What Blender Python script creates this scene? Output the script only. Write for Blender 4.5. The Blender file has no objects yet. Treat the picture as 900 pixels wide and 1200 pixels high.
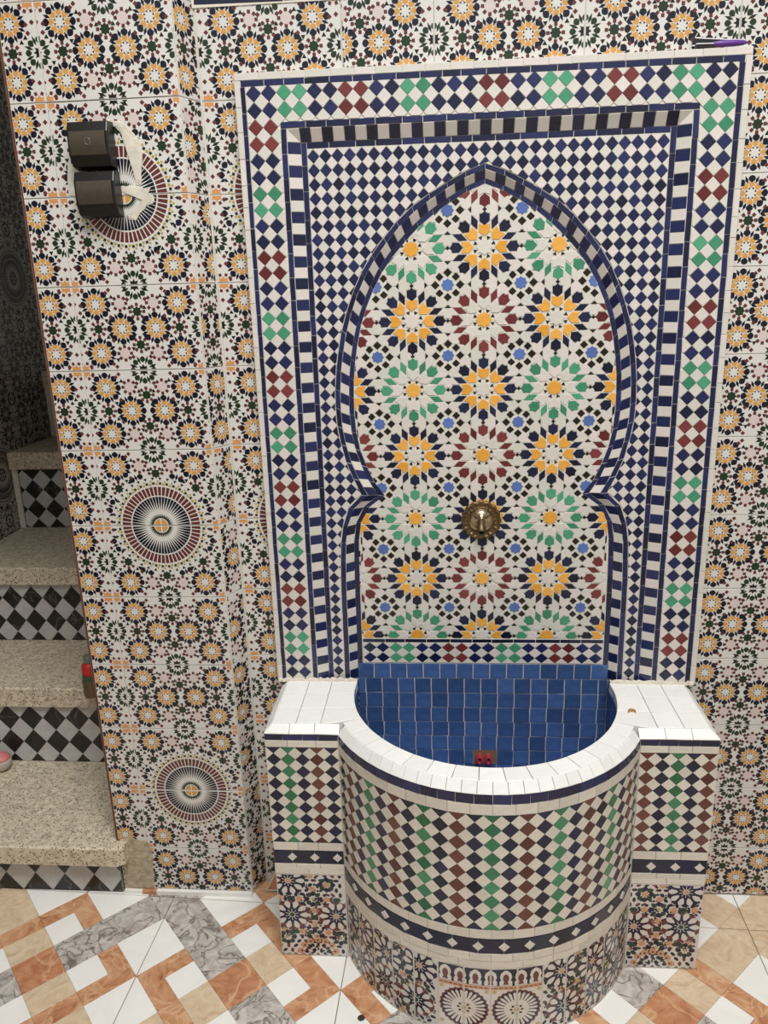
import bpy, math, random
from math import sin, cos, pi, radians, sqrt, atan2, hypot
from mathutils import Matrix, Vector, Euler
random.seed(7)
SC = bpy.context.scene
COL = SC.collection

# ------------------------------------------------------------------ camera, light, exposure
cam = bpy.data.cameras.new('camera')
cam.sensor_fit = 'VERTICAL'; cam.sensor_height = 24.0; cam.lens = 891.0/1200.0*24.0
cam.clip_start = 0.02
camo = bpy.data.objects.new('camera', cam); COL.objects.link(camo)
camo.location = (-0.0555*1.9, -1.9, 0.9173*1.9)
camo.rotation_euler = Euler((radians(74.12), radians(1.64), radians(4.08)), 'XYZ')
SC.camera = camo

SC.view_settings.view_transform = 'Standard'
SC.view_settings.look = 'None'
SC.view_settings.gamma = 1.0
SC.view_settings.use_curve_mapping = False
SC.view_settings.exposure = -0.17

world = bpy.data.worlds.new('world'); SC.world = world
world.use_nodes = True
world.node_tree.nodes['Background'].inputs[0].default_value = (0.89, 0.96, 1.0, 1)
world.node_tree.nodes['Background'].inputs[1].default_value = 0.9

def area(name, loc, rot, sx, sy, power, color):
    l = bpy.data.lights.new(name, 'AREA'); l.shape = 'RECTANGLE'; l.size = sx; l.size_y = sy
    l.energy = power; l.color = color
    o = bpy.data.objects.new(name, l); COL.objects.link(o)
    o.location = loc; o.rotation_euler = [radians(a) for a in rot]
    return o
area('skylight', (0.3, -2.1, 5.0), (26, 3, 0), 1.9, 1.7, 210, (1.0, 1.0, 0.99))

# ------------------------------------------------------------------ materials
def lin(c):
    return tuple(((v/255.0)/12.92 if v/255.0 <= 0.04045 else ((v/255.0+0.055)/1.055)**2.4) for v in c)
MATS = {}
def base_mat(name):
    m = bpy.data.materials.new(name); m.use_nodes = True
    nt = m.node_tree; b = nt.nodes['Principled BSDF']
    return m, nt, b
def glaze(name, rgb, rough=0.2, var=0.18, bump=0.05, hue=None, mottle=0.12, scale=60, spec=0.5):
    """hand-glazed ceramic: colour drifts a little from piece to piece and inside a piece"""
    m, nt, b = base_mat(name); N = nt.nodes; L = nt.links
    c = lin(rgb)
    oi = N.new('ShaderNodeObjectInfo')
    tc = N.new('ShaderNodeTexCoord')
    nz = N.new('ShaderNodeTexNoise'); nz.inputs['Scale'].default_value = scale; nz.inputs['Detail'].default_value = 3
    L.new(tc.outputs['Object'], nz.inputs['Vector'])
    rp = N.new('ShaderNodeValToRGB'); e = rp.color_ramp.elements
    h = hue or rgb
    h = lin(h)
    e[0].color = tuple(v*(1-var) for v in c) + (1,); e[1].color = tuple(min(1, v*(1+var)) for v in h) + (1,)
    L.new(oi.outputs['Random'], rp.inputs['Fac'])
    mp = N.new('ShaderNodeMapRange'); mp.inputs['To Min'].default_value = 1-mottle; mp.inputs['To Max'].default_value = 1+mottle
    L.new(nz.outputs['Fac'], mp.inputs['Value'])
    mx = N.new('ShaderNodeVectorMath'); mx.operation = 'SCALE'
    L.new(rp.outputs['Color'], mx.inputs[0]); L.new(mp.outputs['Result'], mx.inputs['Scale'])
    L.new(mx.outputs['Vector'], b.inputs['Base Color'])
    b.inputs['Roughness'].default_value = rough
    b.inputs['Specular IOR Level'].default_value = spec
    if bump:
        bp = N.new('ShaderNodeBump'); bp.inputs['Strength'].default_value = bump; bp.inputs['Distance'].default_value = 0.01
        n2 = N.new('ShaderNodeTexNoise'); n2.inputs['Scale'].default_value = 35
        L.new(tc.outputs['Object'], n2.inputs['Vector'])
        L.new(n2.outputs['Fac'], bp.inputs['Height']); L.new(bp.outputs['Normal'], b.inputs['Normal'])
    MATS[name] = m
    return m
def matte(name, rgb, rough=0.85, scale=40, amt=0.25, bump=0.3):
    m, nt, b = base_mat(name); N = nt.nodes; L = nt.links
    tc = N.new('ShaderNodeTexCoord'); nz = N.new('ShaderNodeTexNoise'); nz.inputs['Scale'].default_value = scale; nz.inputs['Detail'].default_value = 6
    L.new(tc.outputs['Object'], nz.inputs['Vector'])
    c = lin(rgb); rp = N.new('ShaderNodeValToRGB'); e = rp.color_ramp.elements
    e[0].position = 0.3; e[1].position = 0.7
    e[0].color = tuple(v*(1-amt) for v in c)+(1,); e[1].color = tuple(min(1, v*(1+amt)) for v in c)+(1,)
    L.new(nz.outputs['Fac'], rp.inputs['Fac']); L.new(rp.outputs['Color'], b.inputs['Base Color'])
    b.inputs['Roughness'].default_value = rough
    bp = N.new('ShaderNodeBump'); bp.inputs['Strength'].default_value = bump; bp.inputs['Distance'].default_value = 0.004
    L.new(nz.outputs['Fac'], bp.inputs['Height']); L.new(bp.outputs['Normal'], b.inputs['Normal'])
    MATS[name] = m
    return m
def stone(name, cols, scale, rough=0.28, detail=8, distort=2.0, veins=None, vscale=6, vwidth=0.06):
    """polished marble; cols = list of (position, rgb); veins = rgb of thin veins"""
    m, nt, b = base_mat(name); N = nt.nodes; L = nt.links
    tc = N.new('ShaderNodeTexCoord'); oi = N.new('ShaderNodeObjectInfo')
    ad = N.new('ShaderNodeVectorMath'); ad.operation = 'MULTIPLY_ADD'
    cb = N.new('ShaderNodeCombineXYZ')
    for k in range(3): L.new(oi.outputs['Random'], cb.inputs[k])
    L.new(cb.outputs[0], ad.inputs[0]); ad.inputs[1].default_value = (17, 31, 7); L.new(tc.outputs['Object'], ad.inputs[2])
    nz = N.new('ShaderNodeTexNoise'); nz.inputs['Scale'].default_value = scale; nz.inputs['Detail'].default_value = detail
    nz.inputs['Distortion'].default_value = distort; nz.inputs['Roughness'].default_value = 0.62
    L.new(ad.outputs[0], nz.inputs['Vector'])
    rp = N.new('ShaderNodeValToRGB'); cr = rp.color_ramp
    while len(cr.elements) < len(cols): cr.elements.new(0.5)
    for e, (p, c) in zip(cr.elements, cols): e.position = p; e.color = lin(c)+(1,)
    L.new(nz.outputs['Fac'], rp.inputs['Fac'])
    out = rp.outputs['Color']
    if veins:
        n2 = N.new('ShaderNodeTexNoise'); n2.inputs['Scale'].default_value = vscale; n2.inputs['Detail'].default_value = 6; n2.inputs['Distortion'].default_value = 1.2
        L.new(ad.outputs[0], n2.inputs['Vector'])
        r2 = N.new('ShaderNodeValToRGB'); c2 = r2.color_ramp
        c2.elements[0].position = 0.5-vwidth; c2.elements[0].color = (0, 0, 0, 1)
        c2.elements[1].position = 0.5+vwidth; c2.elements[1].color = (0, 0, 0, 1)
        k = c2.elements.new(0.5); k.color = (1, 1, 1, 1)
        L.new(n2.outputs['Fac'], r2.inputs['Fac'])
        mx = N.new('ShaderNodeMix'); mx.data_type = 'RGBA'
        L.new(r2.outputs['Color'], mx.inputs['Factor']); L.new(out, mx.inputs['A']); mx.inputs['B'].default_value = lin(veins)+(1,)
        out = mx.outputs['Result']
    L.new(out, b.inputs['Base Color']); b.inputs['Roughness'].default_value = rough
    MATS[name] = m
    return m
def terrazzo(name, ground, specks, scale=130, rough=0.5):
    m, nt, b = base_mat(name); N = nt.nodes; L = nt.links
    tc = N.new('ShaderNodeTexCoord')
    vo = N.new('ShaderNodeTexVoronoi'); vo.inputs['Scale'].default_value = scale
    L.new(tc.outputs['Object'], vo.inputs['Vector'])
    sp = N.new('ShaderNodeSeparateColor'); L.new(vo.outputs['Color'], sp.inputs[0])
    pick = N.new('ShaderNodeMath'); pick.operation = 'GREATER_THAN'; pick.inputs[1].default_value = 0.62; L.new(sp.outputs[0], pick.inputs[0])
    near = N.new('ShaderNodeMath'); near.operation = 'LESS_THAN'; near.inputs[1].default_value = 0.43; L.new(vo.outputs['Distance'], near.inputs[0])
    mu = N.new('ShaderNodeMath'); mu.operation = 'MULTIPLY'; L.new(pick.outputs[0], mu.inputs[0]); L.new(near.outputs[0], mu.inputs[1])
    rp = N.new('ShaderNodeValToRGB'); e = rp.color_ramp.elements
    e[0].color = lin(specks[0])+(1,); e[1].color = lin(specks[1])+(1,); L.new(sp.outputs[1], rp.inputs['Fac'])
    nz = N.new('ShaderNodeTexNoise'); nz.inputs['Scale'].default_value = 60; nz.inputs['Detail'].default_value = 8; L.new(tc.outputs['Object'], nz.inputs['Vector'])
    r3 = N.new('ShaderNodeValToRGB'); e = r3.color_ramp.elements; g = lin(ground)
    e[0].position = .3; e[1].position = .7; e[0].color = tuple(v*.74 for v in g)+(1,); e[1].color = tuple(v*1.2 for v in g)+(1,); L.new(nz.outputs['Fac'], r3.inputs['Fac'])
    mx = N.new('ShaderNodeMix'); mx.data_type = 'RGBA'; L.new(mu.outputs[0], mx.inputs['Factor']); L.new(r3.outputs['Color'], mx.inputs['A']); L.new(rp.outputs['Color'], mx.inputs['B'])
    L.new(mx.outputs['Result'], b.inputs['Base Color']); b.inputs['Roughness'].default_value = rough
    bp = N.new('ShaderNodeBump'); bp.inputs['Strength'].default_value = .25; bp.inputs['Distance'].default_value = .002
    L.new(nz.outputs['Fac'], bp.inputs['Height']); L.new(bp.outputs['Normal'], b.inputs['Normal'])
    MATS[name] = m
    return m

glaze('white', (210, 207, 195), 0.3, 0.04, 0.04, hue=(214, 204, 197), mottle=0.05)
glaze('cap_white', (233, 232, 227), 0.35, 0.04, 0.06, mottle=0.05)
glaze('beige', (216, 208, 194), 0.45, 0.07, 0.08, mottle=0.1)
glaze('navy', (24, 29, 60), 0.2, 0.28, 0.06, hue=(32, 38, 78))
glaze('navy_dark', (19, 22, 42), 0.22, 0.3, 0.06, hue=(26, 30, 58))
glaze('blue_basin', (58, 84, 130), 0.1, 0.14, 0.16, hue=(68, 96, 146), mottle=0.3, scale=30)
glaze('green', (62, 138, 102), 0.22, 0.18, 0.06, hue=(74, 146, 112))
glaze('green_deep', (46, 112, 72), 0.25, 0.25, 0.06, hue=(66, 128, 92))
glaze('red', (104, 38, 40), 0.22, 0.25, 0.06, hue=(112, 50, 50))
glaze('brown', (92, 44, 36), 0.25, 0.3, 0.06, hue=(98, 58, 48))
glaze('yellow', (228, 160, 56), 0.25, 0.08, 0.05, hue=(226, 166, 76))
glaze('sky', (88, 112, 172), 0.22, 0.12, 0.05)
glaze('black', (30, 24, 16), 0.25, 0.2, 0.05)
PRV = dict(rough=0.2, var=0.0, bump=0, mottle=0.03)
glaze('p_white', (214, 210, 203), **PRV)
glaze('p_pink', (210, 194, 188), **PRV)
glaze('p_navy', (18, 19, 36), **PRV)
glaze('p_yellow', (206, 152, 80), **PRV)
glaze('p_orange', (208, 146, 88), **PRV)
glaze('p_green', (34, 50, 30), **PRV)
glaze('p_dark', (22, 26, 22), **PRV)
glaze('p_brown', (98, 46, 44), **PRV)
glaze('p_ochre', (176, 150, 52), **PRV)
glaze('p_mint', (206, 214, 198), **PRV)
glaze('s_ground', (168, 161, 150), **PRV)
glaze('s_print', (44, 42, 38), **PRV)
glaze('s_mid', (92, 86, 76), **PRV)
glaze('d_white', (214, 206, 198), **PRV)
glaze('d_navy', (30, 30, 52), **PRV)
glaze('d_green', (46, 66, 48), **PRV)
glaze('d_maroon', (104, 58, 56), **PRV)
glaze('d_orange', (200, 152, 116), **PRV)
glaze('d_gold', (186, 164, 110), **PRV)
matte('grout', (214, 208, 195), 0.9, 90, 0.1, 0.2)
matte('joint_white', (212, 207, 195), 0.8, 90, 0.05, 0.1)
matte('grout_dark', (112, 104, 92), 0.9, 90, 0.2, 0.3)
matte('grout_grey', (150, 142, 128), 0.9, 60, 0.2, 0.3)
matte('plaster', (208, 200, 184), 0.9, 30, 0.12, 0.5)
matte('cement', (172, 158, 134), 0.95, 55, 0.28, 0.9)
matte('wall_paint', (196, 194, 190), 0.9, 20, 0.08, 0.2)
matte('clay_edge', (150, 92, 62), 0.9, 60, 0.2, 0.4)
stone('white_marble', [(0.3, (238, 235, 228)), (0.7, (246, 243, 237))], 6, 0.3)
stone('orange_onyx', [(0.28, (150, 92, 62)), (0.42, (188, 132, 94)), (0.56, (204, 154, 116)), (0.75, (222, 190, 156))], 11, 0.25, veins=(214, 172, 134), vscale=9, vwidth=.03)
stone('brown_onyx', [(0.28, (158, 98, 66)), (0.5, (190, 132, 96)), (0.75, (208, 160, 124))], 13, 0.25, veins=(214, 170, 130), vscale=6, vwidth=.03)
stone('grey_marble', [(0.25, (126, 118, 110)), (0.45, (178, 170, 162)), (0.6, (204, 197, 188)), (0.8, (222, 216, 208))], 16, 0.28, veins=(112, 100, 92), vscale=13, vwidth=.035)
stone('beige_travertine', [(0.25, (186, 156, 122)), (0.42, (208, 182, 150)), (0.58, (218, 196, 166)), (0.78, (230, 212, 186))], 18, 0.3)
stone('black_marble', [(0.3, (24, 23, 20)), (0.6, (38, 36, 32))], 8, 0.3, veins=(96, 92, 84), vscale=5, vwidth=.01)
stone('pale_marble', [(0.3, (176, 174, 172)), (0.7, (200, 198, 194))], 10, 0.3)
terrazzo('terrazzo', (206, 192, 168), ((74, 66, 58), (140, 126, 106)), 170)
def simple(name, rgb, rough=0.4, metal=0.0):
    m, nt, b = base_mat(name)
    N = nt.nodes; L = nt.links
    tc = N.new('ShaderNodeTexCoord'); nz = N.new('ShaderNodeTexNoise'); nz.inputs['Scale'].default_value = 80
    L.new(tc.outputs['Object'], nz.inputs['Vector'])
    rp = N.new('ShaderNodeValToRGB'); c = lin(rgb); e = rp.color_ramp.elements
    e[0].color = tuple(v*.85 for v in c)+(1,); e[1].color = tuple(min(1, v*1.15) for v in c)+(1,)
    L.new(nz.outputs['Fac'], rp.inputs['Fac']); L.new(rp.outputs['Color'], b.inputs['Base Color'])
    b.inputs['Roughness'].default_value = rough; b.inputs['Metallic'].default_value = metal
    MATS[name] = m
    return m
simple('brass', (122, 102, 74), 0.45, 1.0)
simple('brass_polished', (188, 168, 138), 0.28, 1.0)
simple('dark_hole', (12, 8, 6), 0.8)
simple('switch_black', (20, 18, 16), 0.35)
simple('switch_bronze', (88, 78, 66), 0.36, 0.5)
simple('switch_mark', (120, 110, 96), 0.4, 0.5)
simple('purple_plastic', (96, 52, 140), 0.35)
simple('black_plastic', (18, 17, 18), 0.4)
simple('white_plastic', (226, 222, 222), 0.4)
simple('red_plastic', (176, 56, 66), 0.5)
simple('rust', (122, 98, 74), 0.8)
simple('bottle_glass', (96, 76, 50), 0.2)
simple('label_red', (206, 44, 34), 0.5)
simple('label_green', (60, 86, 62), 0.5)
simple('cap_grey', (112, 120, 108), 0.5)
simple('ball_grey', (186, 176, 164), 0.5)
simple('ball_pink', (206, 120, 116), 0.5)
simple('peel', (168, 122, 80), 0.7)
simple('crumb_brown', (52, 40, 32), 0.8)
simple('terracotta_edge', (112, 66, 46), 0.85)

# ------------------------------------------------------------------ helpers
PW = {}
def put(o, parent, M=None):
    """place o with world matrix M below parent"""
    M = M or Matrix.Identity(4)
    if parent is not None:
        o.parent = parent; o.matrix_parent_inverse = PW[parent].inverted()
    o.matrix_basis = M
    PW[o] = M
    COL.objects.link(o)
    return o
def mesh(name, verts, faces, mats, fm=None, smooth=False):
    me = bpy.data.meshes.new(name)
    me.from_pydata(verts, [], faces)
    for m in (mats if isinstance(mats, (list, tuple)) else [mats]): me.materials.append(MATS[m])
    if fm: me.polygons.foreach_set('material_index', fm)
    if smooth: me.polygons.foreach_set('use_smooth', [True]*len(me.polygons))
    me.update()
    return me
def obj(name, me, parent=None, M=None, **props):
    o = bpy.data.objects.new(name, me)
    for k, v in props.items(): o[k] = v
    return put(o, parent, M)
def thing(name, label, cat, loc, group=None):
    o = bpy.data.objects.new(name, None); o.empty_display_size = .05
    o['label'] = label; o['category'] = cat
    if group: o['group'] = group
    return put(o, None, Matrix.Translation(loc))
def box_vf(x0, x1, y0, y1, z0, z1):
    v = [(x0, y0, z0), (x1, y0, z0), (x1, y1, z0), (x0, y1, z0), (x0, y0, z1), (x1, y0, z1), (x1, y1, z1), (x0, y1, z1)]
    f = [(0, 3, 2, 1), (4, 5, 6, 7), (0, 1, 5, 4), (1, 2, 6, 5), (2, 3, 7, 6), (3, 0, 4, 7)]
    return v, f
class Geo:
    def __init__(s): s.v = []; s.f = []; s.m = []
    def add(s, v, f, m=0):
        n = len(s.v); s.v += [tuple(p) for p in v]; s.f += [tuple(i+n for i in q) for q in f]; s.m += [m]*len(f); return s
    def box(s, *a, m=0): return s.add(*box_vf(*a), m)
    def build(s, name, mats, parent=None, smooth=False, **props):
        return obj(name, mesh(name, s.v, s.f, mats, s.m, smooth), parent, None, **props)

# --- 2-D polygons
def area2(p): return 0.5*sum(p[i][0]*p[(i+1) % len(p)][1]-p[(i+1) % len(p)][0]*p[i][1] for i in range(len(p)))
def ccw(p): return list(p) if area2(p) > 0 else list(reversed(p))
def cen(p): return (sum(q[0] for q in p)/len(p), sum(q[1] for q in p)/len(p))
def half(p, a, n):
    """keep the side of the line through a where (q-a).n >= 0"""
    out = []
    L = len(p)
    for i in range(L):
        P, Q = p[i], p[(i+1) % L]
        d1 = (P[0]-a[0])*n[0]+(P[1]-a[1])*n[1]; d2 = (Q[0]-a[0])*n[0]+(Q[1]-a[1])*n[1]
        if d1 >= 0: out.append(P)
        if (d1 > 0 > d2) or (d1 < 0 < d2):
            t = d1/(d1-d2); out.append((P[0]+(Q[0]-P[0])*t, P[1]+(Q[1]-P[1])*t))
    return out
def clean(p, eps=1e-5):
    out = []
    for q in p:
        if not out or hypot(q[0]-out[-1][0], q[1]-out[-1][1]) > eps: out.append(q)
    while len(out) > 1 and hypot(out[0][0]-out[-1][0], out[0][1]-out[-1][1]) <= eps: out.pop()
    return out
def clip_convex(p, c):
    c = ccw(c)
    for i in range(len(c)):
        A, B = c[i], c[(i+1) % len(c)]
        p = half(p, A, (-(B[1]-A[1]), B[0]-A[0]))
        if len(p) < 3: return []
    return clean(p)
def clip_rect(p, x0, x1, y0, y1):
    for a, n in (((x0, 0), (1, 0)), ((x1, 0), (-1, 0)), ((0, y0), (0, 1)), ((0, y1), (0, -1))):
        p = half(p, a, n)
        if len(p) < 3: return []
    return clean(p)
def inside(q, poly):
    r = False; j = len(poly)-1
    for i in range(len(poly)):
        if (poly[i][1] > q[1]) != (poly[j][1] > q[1]) and q[0] < (poly[j][0]-poly[i][0])*(q[1]-poly[i][1])/(poly[j][1]-poly[i][1])+poly[i][0]: r = not r
        j = i
    return r
def inset(p, d):
    n = len(p); out = []
    for i in range(n):
        a, b, c = p[i-1], p[i], p[(i+1) % n]
        u = (b[0]-a[0], b[1]-a[1]); w = (c[0]-b[0], c[1]-b[1])
        lu = hypot(*u) or 1e-9; lw = hypot(*w) or 1e-9
        n1 = (-u[1]/lu, u[0]/lu); n2 = (-w[1]/lw, w[0]/lw)
        k = 1+n1[0]*n2[0]+n1[1]*n2[1]
        k = max(k, 0.35)
        out.append((b[0]+d*(n1[0]+n2[0])/k, b[1]+d*(n1[1]+n2[1])/k))
    return out
def rot2(p, a):
    c, s = cos(a), sin(a); return [(x*c-y*s, x*s+y*c) for x, y in p]
def mv(p, dx, dy, k=1.0): return [(x*k+dx, y*k+dy) for x, y in p]
def mir(p): return [(-x, y) for x, y in p]
def rect(x0, x1, y0, y1): return [(x0, y0), (x1, y0), (x1, y1), (x0, y1)]
def pol(r, deg): return (r*cos(radians(deg)), r*sin(radians(deg)))
def ngon(n, r, a0=0): return [pol(r, a0+360*i/n) for i in range(n)]
def star(n, r1, r2, a0=0): return [pol(r1 if i % 2 == 0 else r2, a0+180*i/n) for i in range(2*n)]
def resample(P, n):
    d = [0]
    for a, b in zip(P, P[1:]): d.append(d[-1]+hypot(b[0]-a[0], b[1]-a[1]))
    out = []
    for k in range(n+1):
        t = d[-1]*k/n; i = 0
        while i < len(d)-2 and d[i+1] < t: i += 1
        u = (t-d[i])/((d[i+1]-d[i]) or 1)
        out.append((P[i][0]+(P[i+1][0]-P[i][0])*u, P[i][1]+(P[i+1][1]-P[i][1])*u))
    return out
def smooth_curve(P, sub=6):
    out = []
    for i in range(len(P)-1):
        p0 = P[max(i-1, 0)]; p1 = P[i]; p2 = P[i+1]; p3 = P[min(i+2, len(P)-1)]
        for k in range(sub):
            t = k/sub
            out.append(tuple(0.5*((2*p1[j])+(-p0[j]+p2[j])*t+(2*p0[j]-5*p1[j]+4*p2[j]-p3[j])*t*t+(-p0[j]+3*p1[j]-3*p2[j]+p3[j])*t**3) for j in (0, 1)))
    return out+[P[-1]]
# --- tiles
def prism(p, h, bev, low=0.003):
    n = len(p); q = inset(p, bev)
    if area2(q) < area2(p)*0.25: q = p
    v = [(x, y, -low) for x, y in p]+[(x, y, h-bev*.7) for x, y in p]+[(x, y, h) for x, y in q]
    f = [tuple(range(2*n, 3*n))]
    for i in range(n):
        j = (i+1) % n
        f.append((i, j, n+j, n+i)); f.append((n+i, n+j, 2*n+j, 2*n+i))
    return v, f
class Frame:
    """flat working plane: a to the right, b up, h towards the viewer"""
    def __init__(s, o, a, b):
        s.o = Vector(o); s.a = Vector(a).normalized(); s.b = Vector(b).normalized(); s.n = s.a.cross(s.b)
    def M(s, x=0, y=0, h=0):
        p = s.o+s.a*x+s.b*y+s.n*h
        return Matrix(((s.a.x, s.b.x, s.n.x, p.x), (s.a.y, s.b.y, s.n.y, p.y), (s.a.z, s.b.z, s.n.z, p.z), (0, 0, 0, 1)))
def XZ(y): return Frame((0, y, 0), (1, 0, 0), (0, 0, 1))
def XY(z): return Frame((0, 0, z), (1, 0, 0), (0, 1, 0))
CACHE = {}
def tile(name, p, m, parent, fr, h=0.0016, bev=0.0006, key=None, wob=0.008, low=0.003):
    """one tessera; p in frame coordinates"""
    p = ccw(clean(p))
    if len(p) < 3 or area2(p) < 4e-6: return None
    c = cen(p)
    ck = (key, m) if key else None
    me = CACHE.get(ck) if ck else None
    if me is None:
        v, f = prism([(x-c[0], y-c[1]) for x, y in p], h, bev, low)
        me = mesh(name, v, f, m)
        if ck: CACHE[ck] = me
    R = Matrix.Rotation(random.gauss(0, wob), 4, 'X') @ Matrix.Rotation(random.gauss(0, wob), 4, 'Y') @ Matrix.Rotation(random.gauss(0, wob*1.2), 4, 'Z')
    return obj(name, me, parent, fr.M(c[0], c[1], random.uniform(-.0003, .0003)) @ R)
def fill(name, plist, parent, fr, h=0.0016, bev=0.0006):
    """the pieces past the limit, joined into one part"""
    g = Geo(); names = []
    for p, m in plist:
        p = ccw(clean(p))
        if len(p) < 3 or area2(p) < 2e-6: continue
        if m not in names: names.append(m)
        v, f = prism(p, h, bev)
        g.add(v, f, names.index(m))
    if not g.v: return
    o = obj(name, mesh(name, g.v, g.f, names, g.m), parent, fr.M(), kind='stuff')
    return o
def batch(items, parent, fr, limit=300, **kw):
    """items: (name, poly, material, key); the largest `limit` of each name singly, the rest as stuff"""
    by = {}
    for it in items:
        p = ccw(clean(it[1]))
        if len(p) < 3 or area2(p) < 6e-6: continue
        by.setdefault(it[0], []).append((it[0], p, it[2], it[3] if len(it) > 3 else None))
    for nm, L in by.items():
        L.sort(key=lambda t: -area2(t[1]))
        for t in L[:limit]: tile(t[0], t[1], t[2], parent, fr, key=t[3], **kw)
        fill(nm+'_fill', [(t[1], t[2]) for t in L[limit:]], parent, fr)
def slab(name, p, m, parent, fr, h0, h1, **props):
    """polygon extruded from h0 to h1, not moved to its centre"""
    p = ccw(p); n = len(p)
    v = [(x, y, h0) for x, y in p]+[(x, y, h1) for x, y in p]
    f = [tuple(range(n, 2*n)), tuple(reversed(range(n)))]+[(i, (i+1) % n, n+(i+1) % n, n+i) for i in range(n)]
    return obj(name, mesh(name, v, f, m), parent, fr.M(), **props)
def lathe(prof, n=24):
    v = []; f = []
    for r, z in prof:
        for i in range(n): v.append((r*cos(2*pi*i/n), r*sin(2*pi*i/n), z))
    for k in range(len(prof)-1):
        for i in range(n):
            j = (i+1) % n; f.append((k*n+i, k*n+j, (k+1)*n+j, (k+1)*n+i))
    f.append(tuple(reversed(range(n)))); f.append(tuple(range((len(prof)-1)*n, len(prof)*n)))
    return v, f
def rounded_box(x0, x1, y0, y1, z0, z1, r, name, m, parent, **props):
    import bmesh
    bm = bmesh.new(); bmesh.ops.create_cube(bm, size=1.0)
    for w in bm.verts: w.co = Vector(((x0+x1)/2+w.co.x*(x1-x0), (y0+y1)/2+w.co.y*(y1-y0), (z0+z1)/2+w.co.z*(z1-z0)))
    bmesh.ops.bevel(bm, geom=list(bm.edges), offset=r, segments=3, affect='EDGES', profile=.5)
    me = bpy.data.meshes.new(name); bm.to_mesh(me); bm.free(); me.materials.append(MATS[m])
    return obj(name, me, parent, None, **props)

# ================================================================== SETTING
WALL_Y = 0.03
PIER_Y = -0.03
PX0, PX1 = -1.09, -0.69
STAIR_X = -1.98
# ---- printed wall tiles (33 x 20 cm), printed star pattern as flat inlay faces
TW, TH = 33.0, 20.0
def rosette(cx, cy, k, petal, ring, centre, tri, a0=0.0, full=True):
    out = []
    A = lambda p, d: mv(rot2(p, radians(d+a0)), cx, cy, k)
    out.append((A(star(8, .115, .088), 0), centre))
    for i in range(8):
        d = 45*i
        out.append((A([(.098, 0), pol(.16, -13), pol(.166, 13)], d+22.5), tri))
        out.append((A([pol(.146, 0), pol(.222, 21.6), pol(.325, 14.5), pol(.288, 0), pol(.325, -14.5), pol(.222, -21.6)], d), ring))
        out.append((A([(.285, 0), (.335, .07), (.385, .104), (.435, .092), (.468, .052), (.488, 0), (.468, -.052), (.435, -.092), (.385, -.104), (.335, -.076)], d), petal))
        out.append((A([(.265, 0), (.38, .047), (.5, 0), (.38, -.047)], d+22.5), petal))
    return out
def green_rosette(cx, cy, k):
    out = []
    A = lambda p, d: mv(rot2(p, radians(d)), cx, cy, k)
    out.append((A(star(8, .185, .11), 0), 'p_dark'))
    for i in range(8):
        d = 45*i
        out.append((A([(.225, 0), (.28, .066), (.345, .085), (.395, .06), (.425, 0), (.395, -.06), (.345, -.085), (.28, -.066)], d), 'p_green'))
        out.append((A([(.19, 0), (.32, .047), (.47, 0), (.32, -.047)], d+22.5), 'p_green'))
    return out
def dot_ring(cx, cy, r, n, s, col, a0=0):
    out = []
    for i in range(n):
        d = a0+360*i/n; x, y = pol(r, d)
        out.append((mv(rot2(rect(-s, s, -s, s), radians(d)), cx+x, cy+y), col))
    return out
def base_pattern():
    P = []
    K = 7.0
    for x, y in ((6.3, 4.2), (26.7, 4.2), (6.3, 15.8), (26.7, 15.8), (12.25, 10), (20.75, 10)):
        P += rosette(x, y, 7.9, 'p_navy', 'p_yellow', 'p_white', 'p_dark')
    for x, y in ((16.5, 0), (16.5, 20), (0, 10), (33, 10)): P += green_rosette(x, y, 7.9)
    for x, y in ((16.5, 6.1), (16.5, 13.9), (6.3, 10), (26.7, 10)):
        P.append((mv(star(8, 1.35, .95), x, y), 'p_green')); P += dot_ring(x, y, 1.68, 8, .38, 'p_brown')
    for x, y in ((1.55, 0), (31.45, 0), (1.55, 20), (31.45, 20)):
        P.append((mv(star(8, 1.6, 1.1), x, y), 'p_orange')); P += dot_ring(x, y, 1.95, 8, .36, 'p_brown', 22.5)
    for x, y in ((12.3, 4.1), (20.7, 4.1), (12.3, 15.9), (20.7, 15.9)):
        P.append((mv(ngon(8, 1.25, 22.5), x, y), 'p_pink')); P += dot_ring(x, y, 1.62, 8, .38, 'p_brown')
    for sx in (0, 1):
        for sy in (0, 1):
            F = lambda x, y: ((33-x) if sx else x, (20-y) if sy else y)
            for x, y in ((2.5, 4.4), (2.2, 6.1), (3.3, 1.1), (9.9, .9), (9.8, 7.2), (14.3, 3.2), (1.0, 4.0), (9.1, 1.6)):
                u, w = F(x, y); P.append((mv(rot2(rect(-.4, .4, -.4, .4), radians(45)), u, w), 'p_brown'))
            for x, y in ((2.9, 7.0), (9.3, 8.4), (3.9, 7.9), (9.4, 5.6), (14.6, 5.2), (15.2, 8.2), (12.2, 6.6), (13.9, .9), (10.4, 2.6), (8.6, 12.0)):
                u, w = F(x, y); P.append((mv(ngon(3, .62, 90 if sy else -90), u, w), 'p_dark'))
    return P
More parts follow.
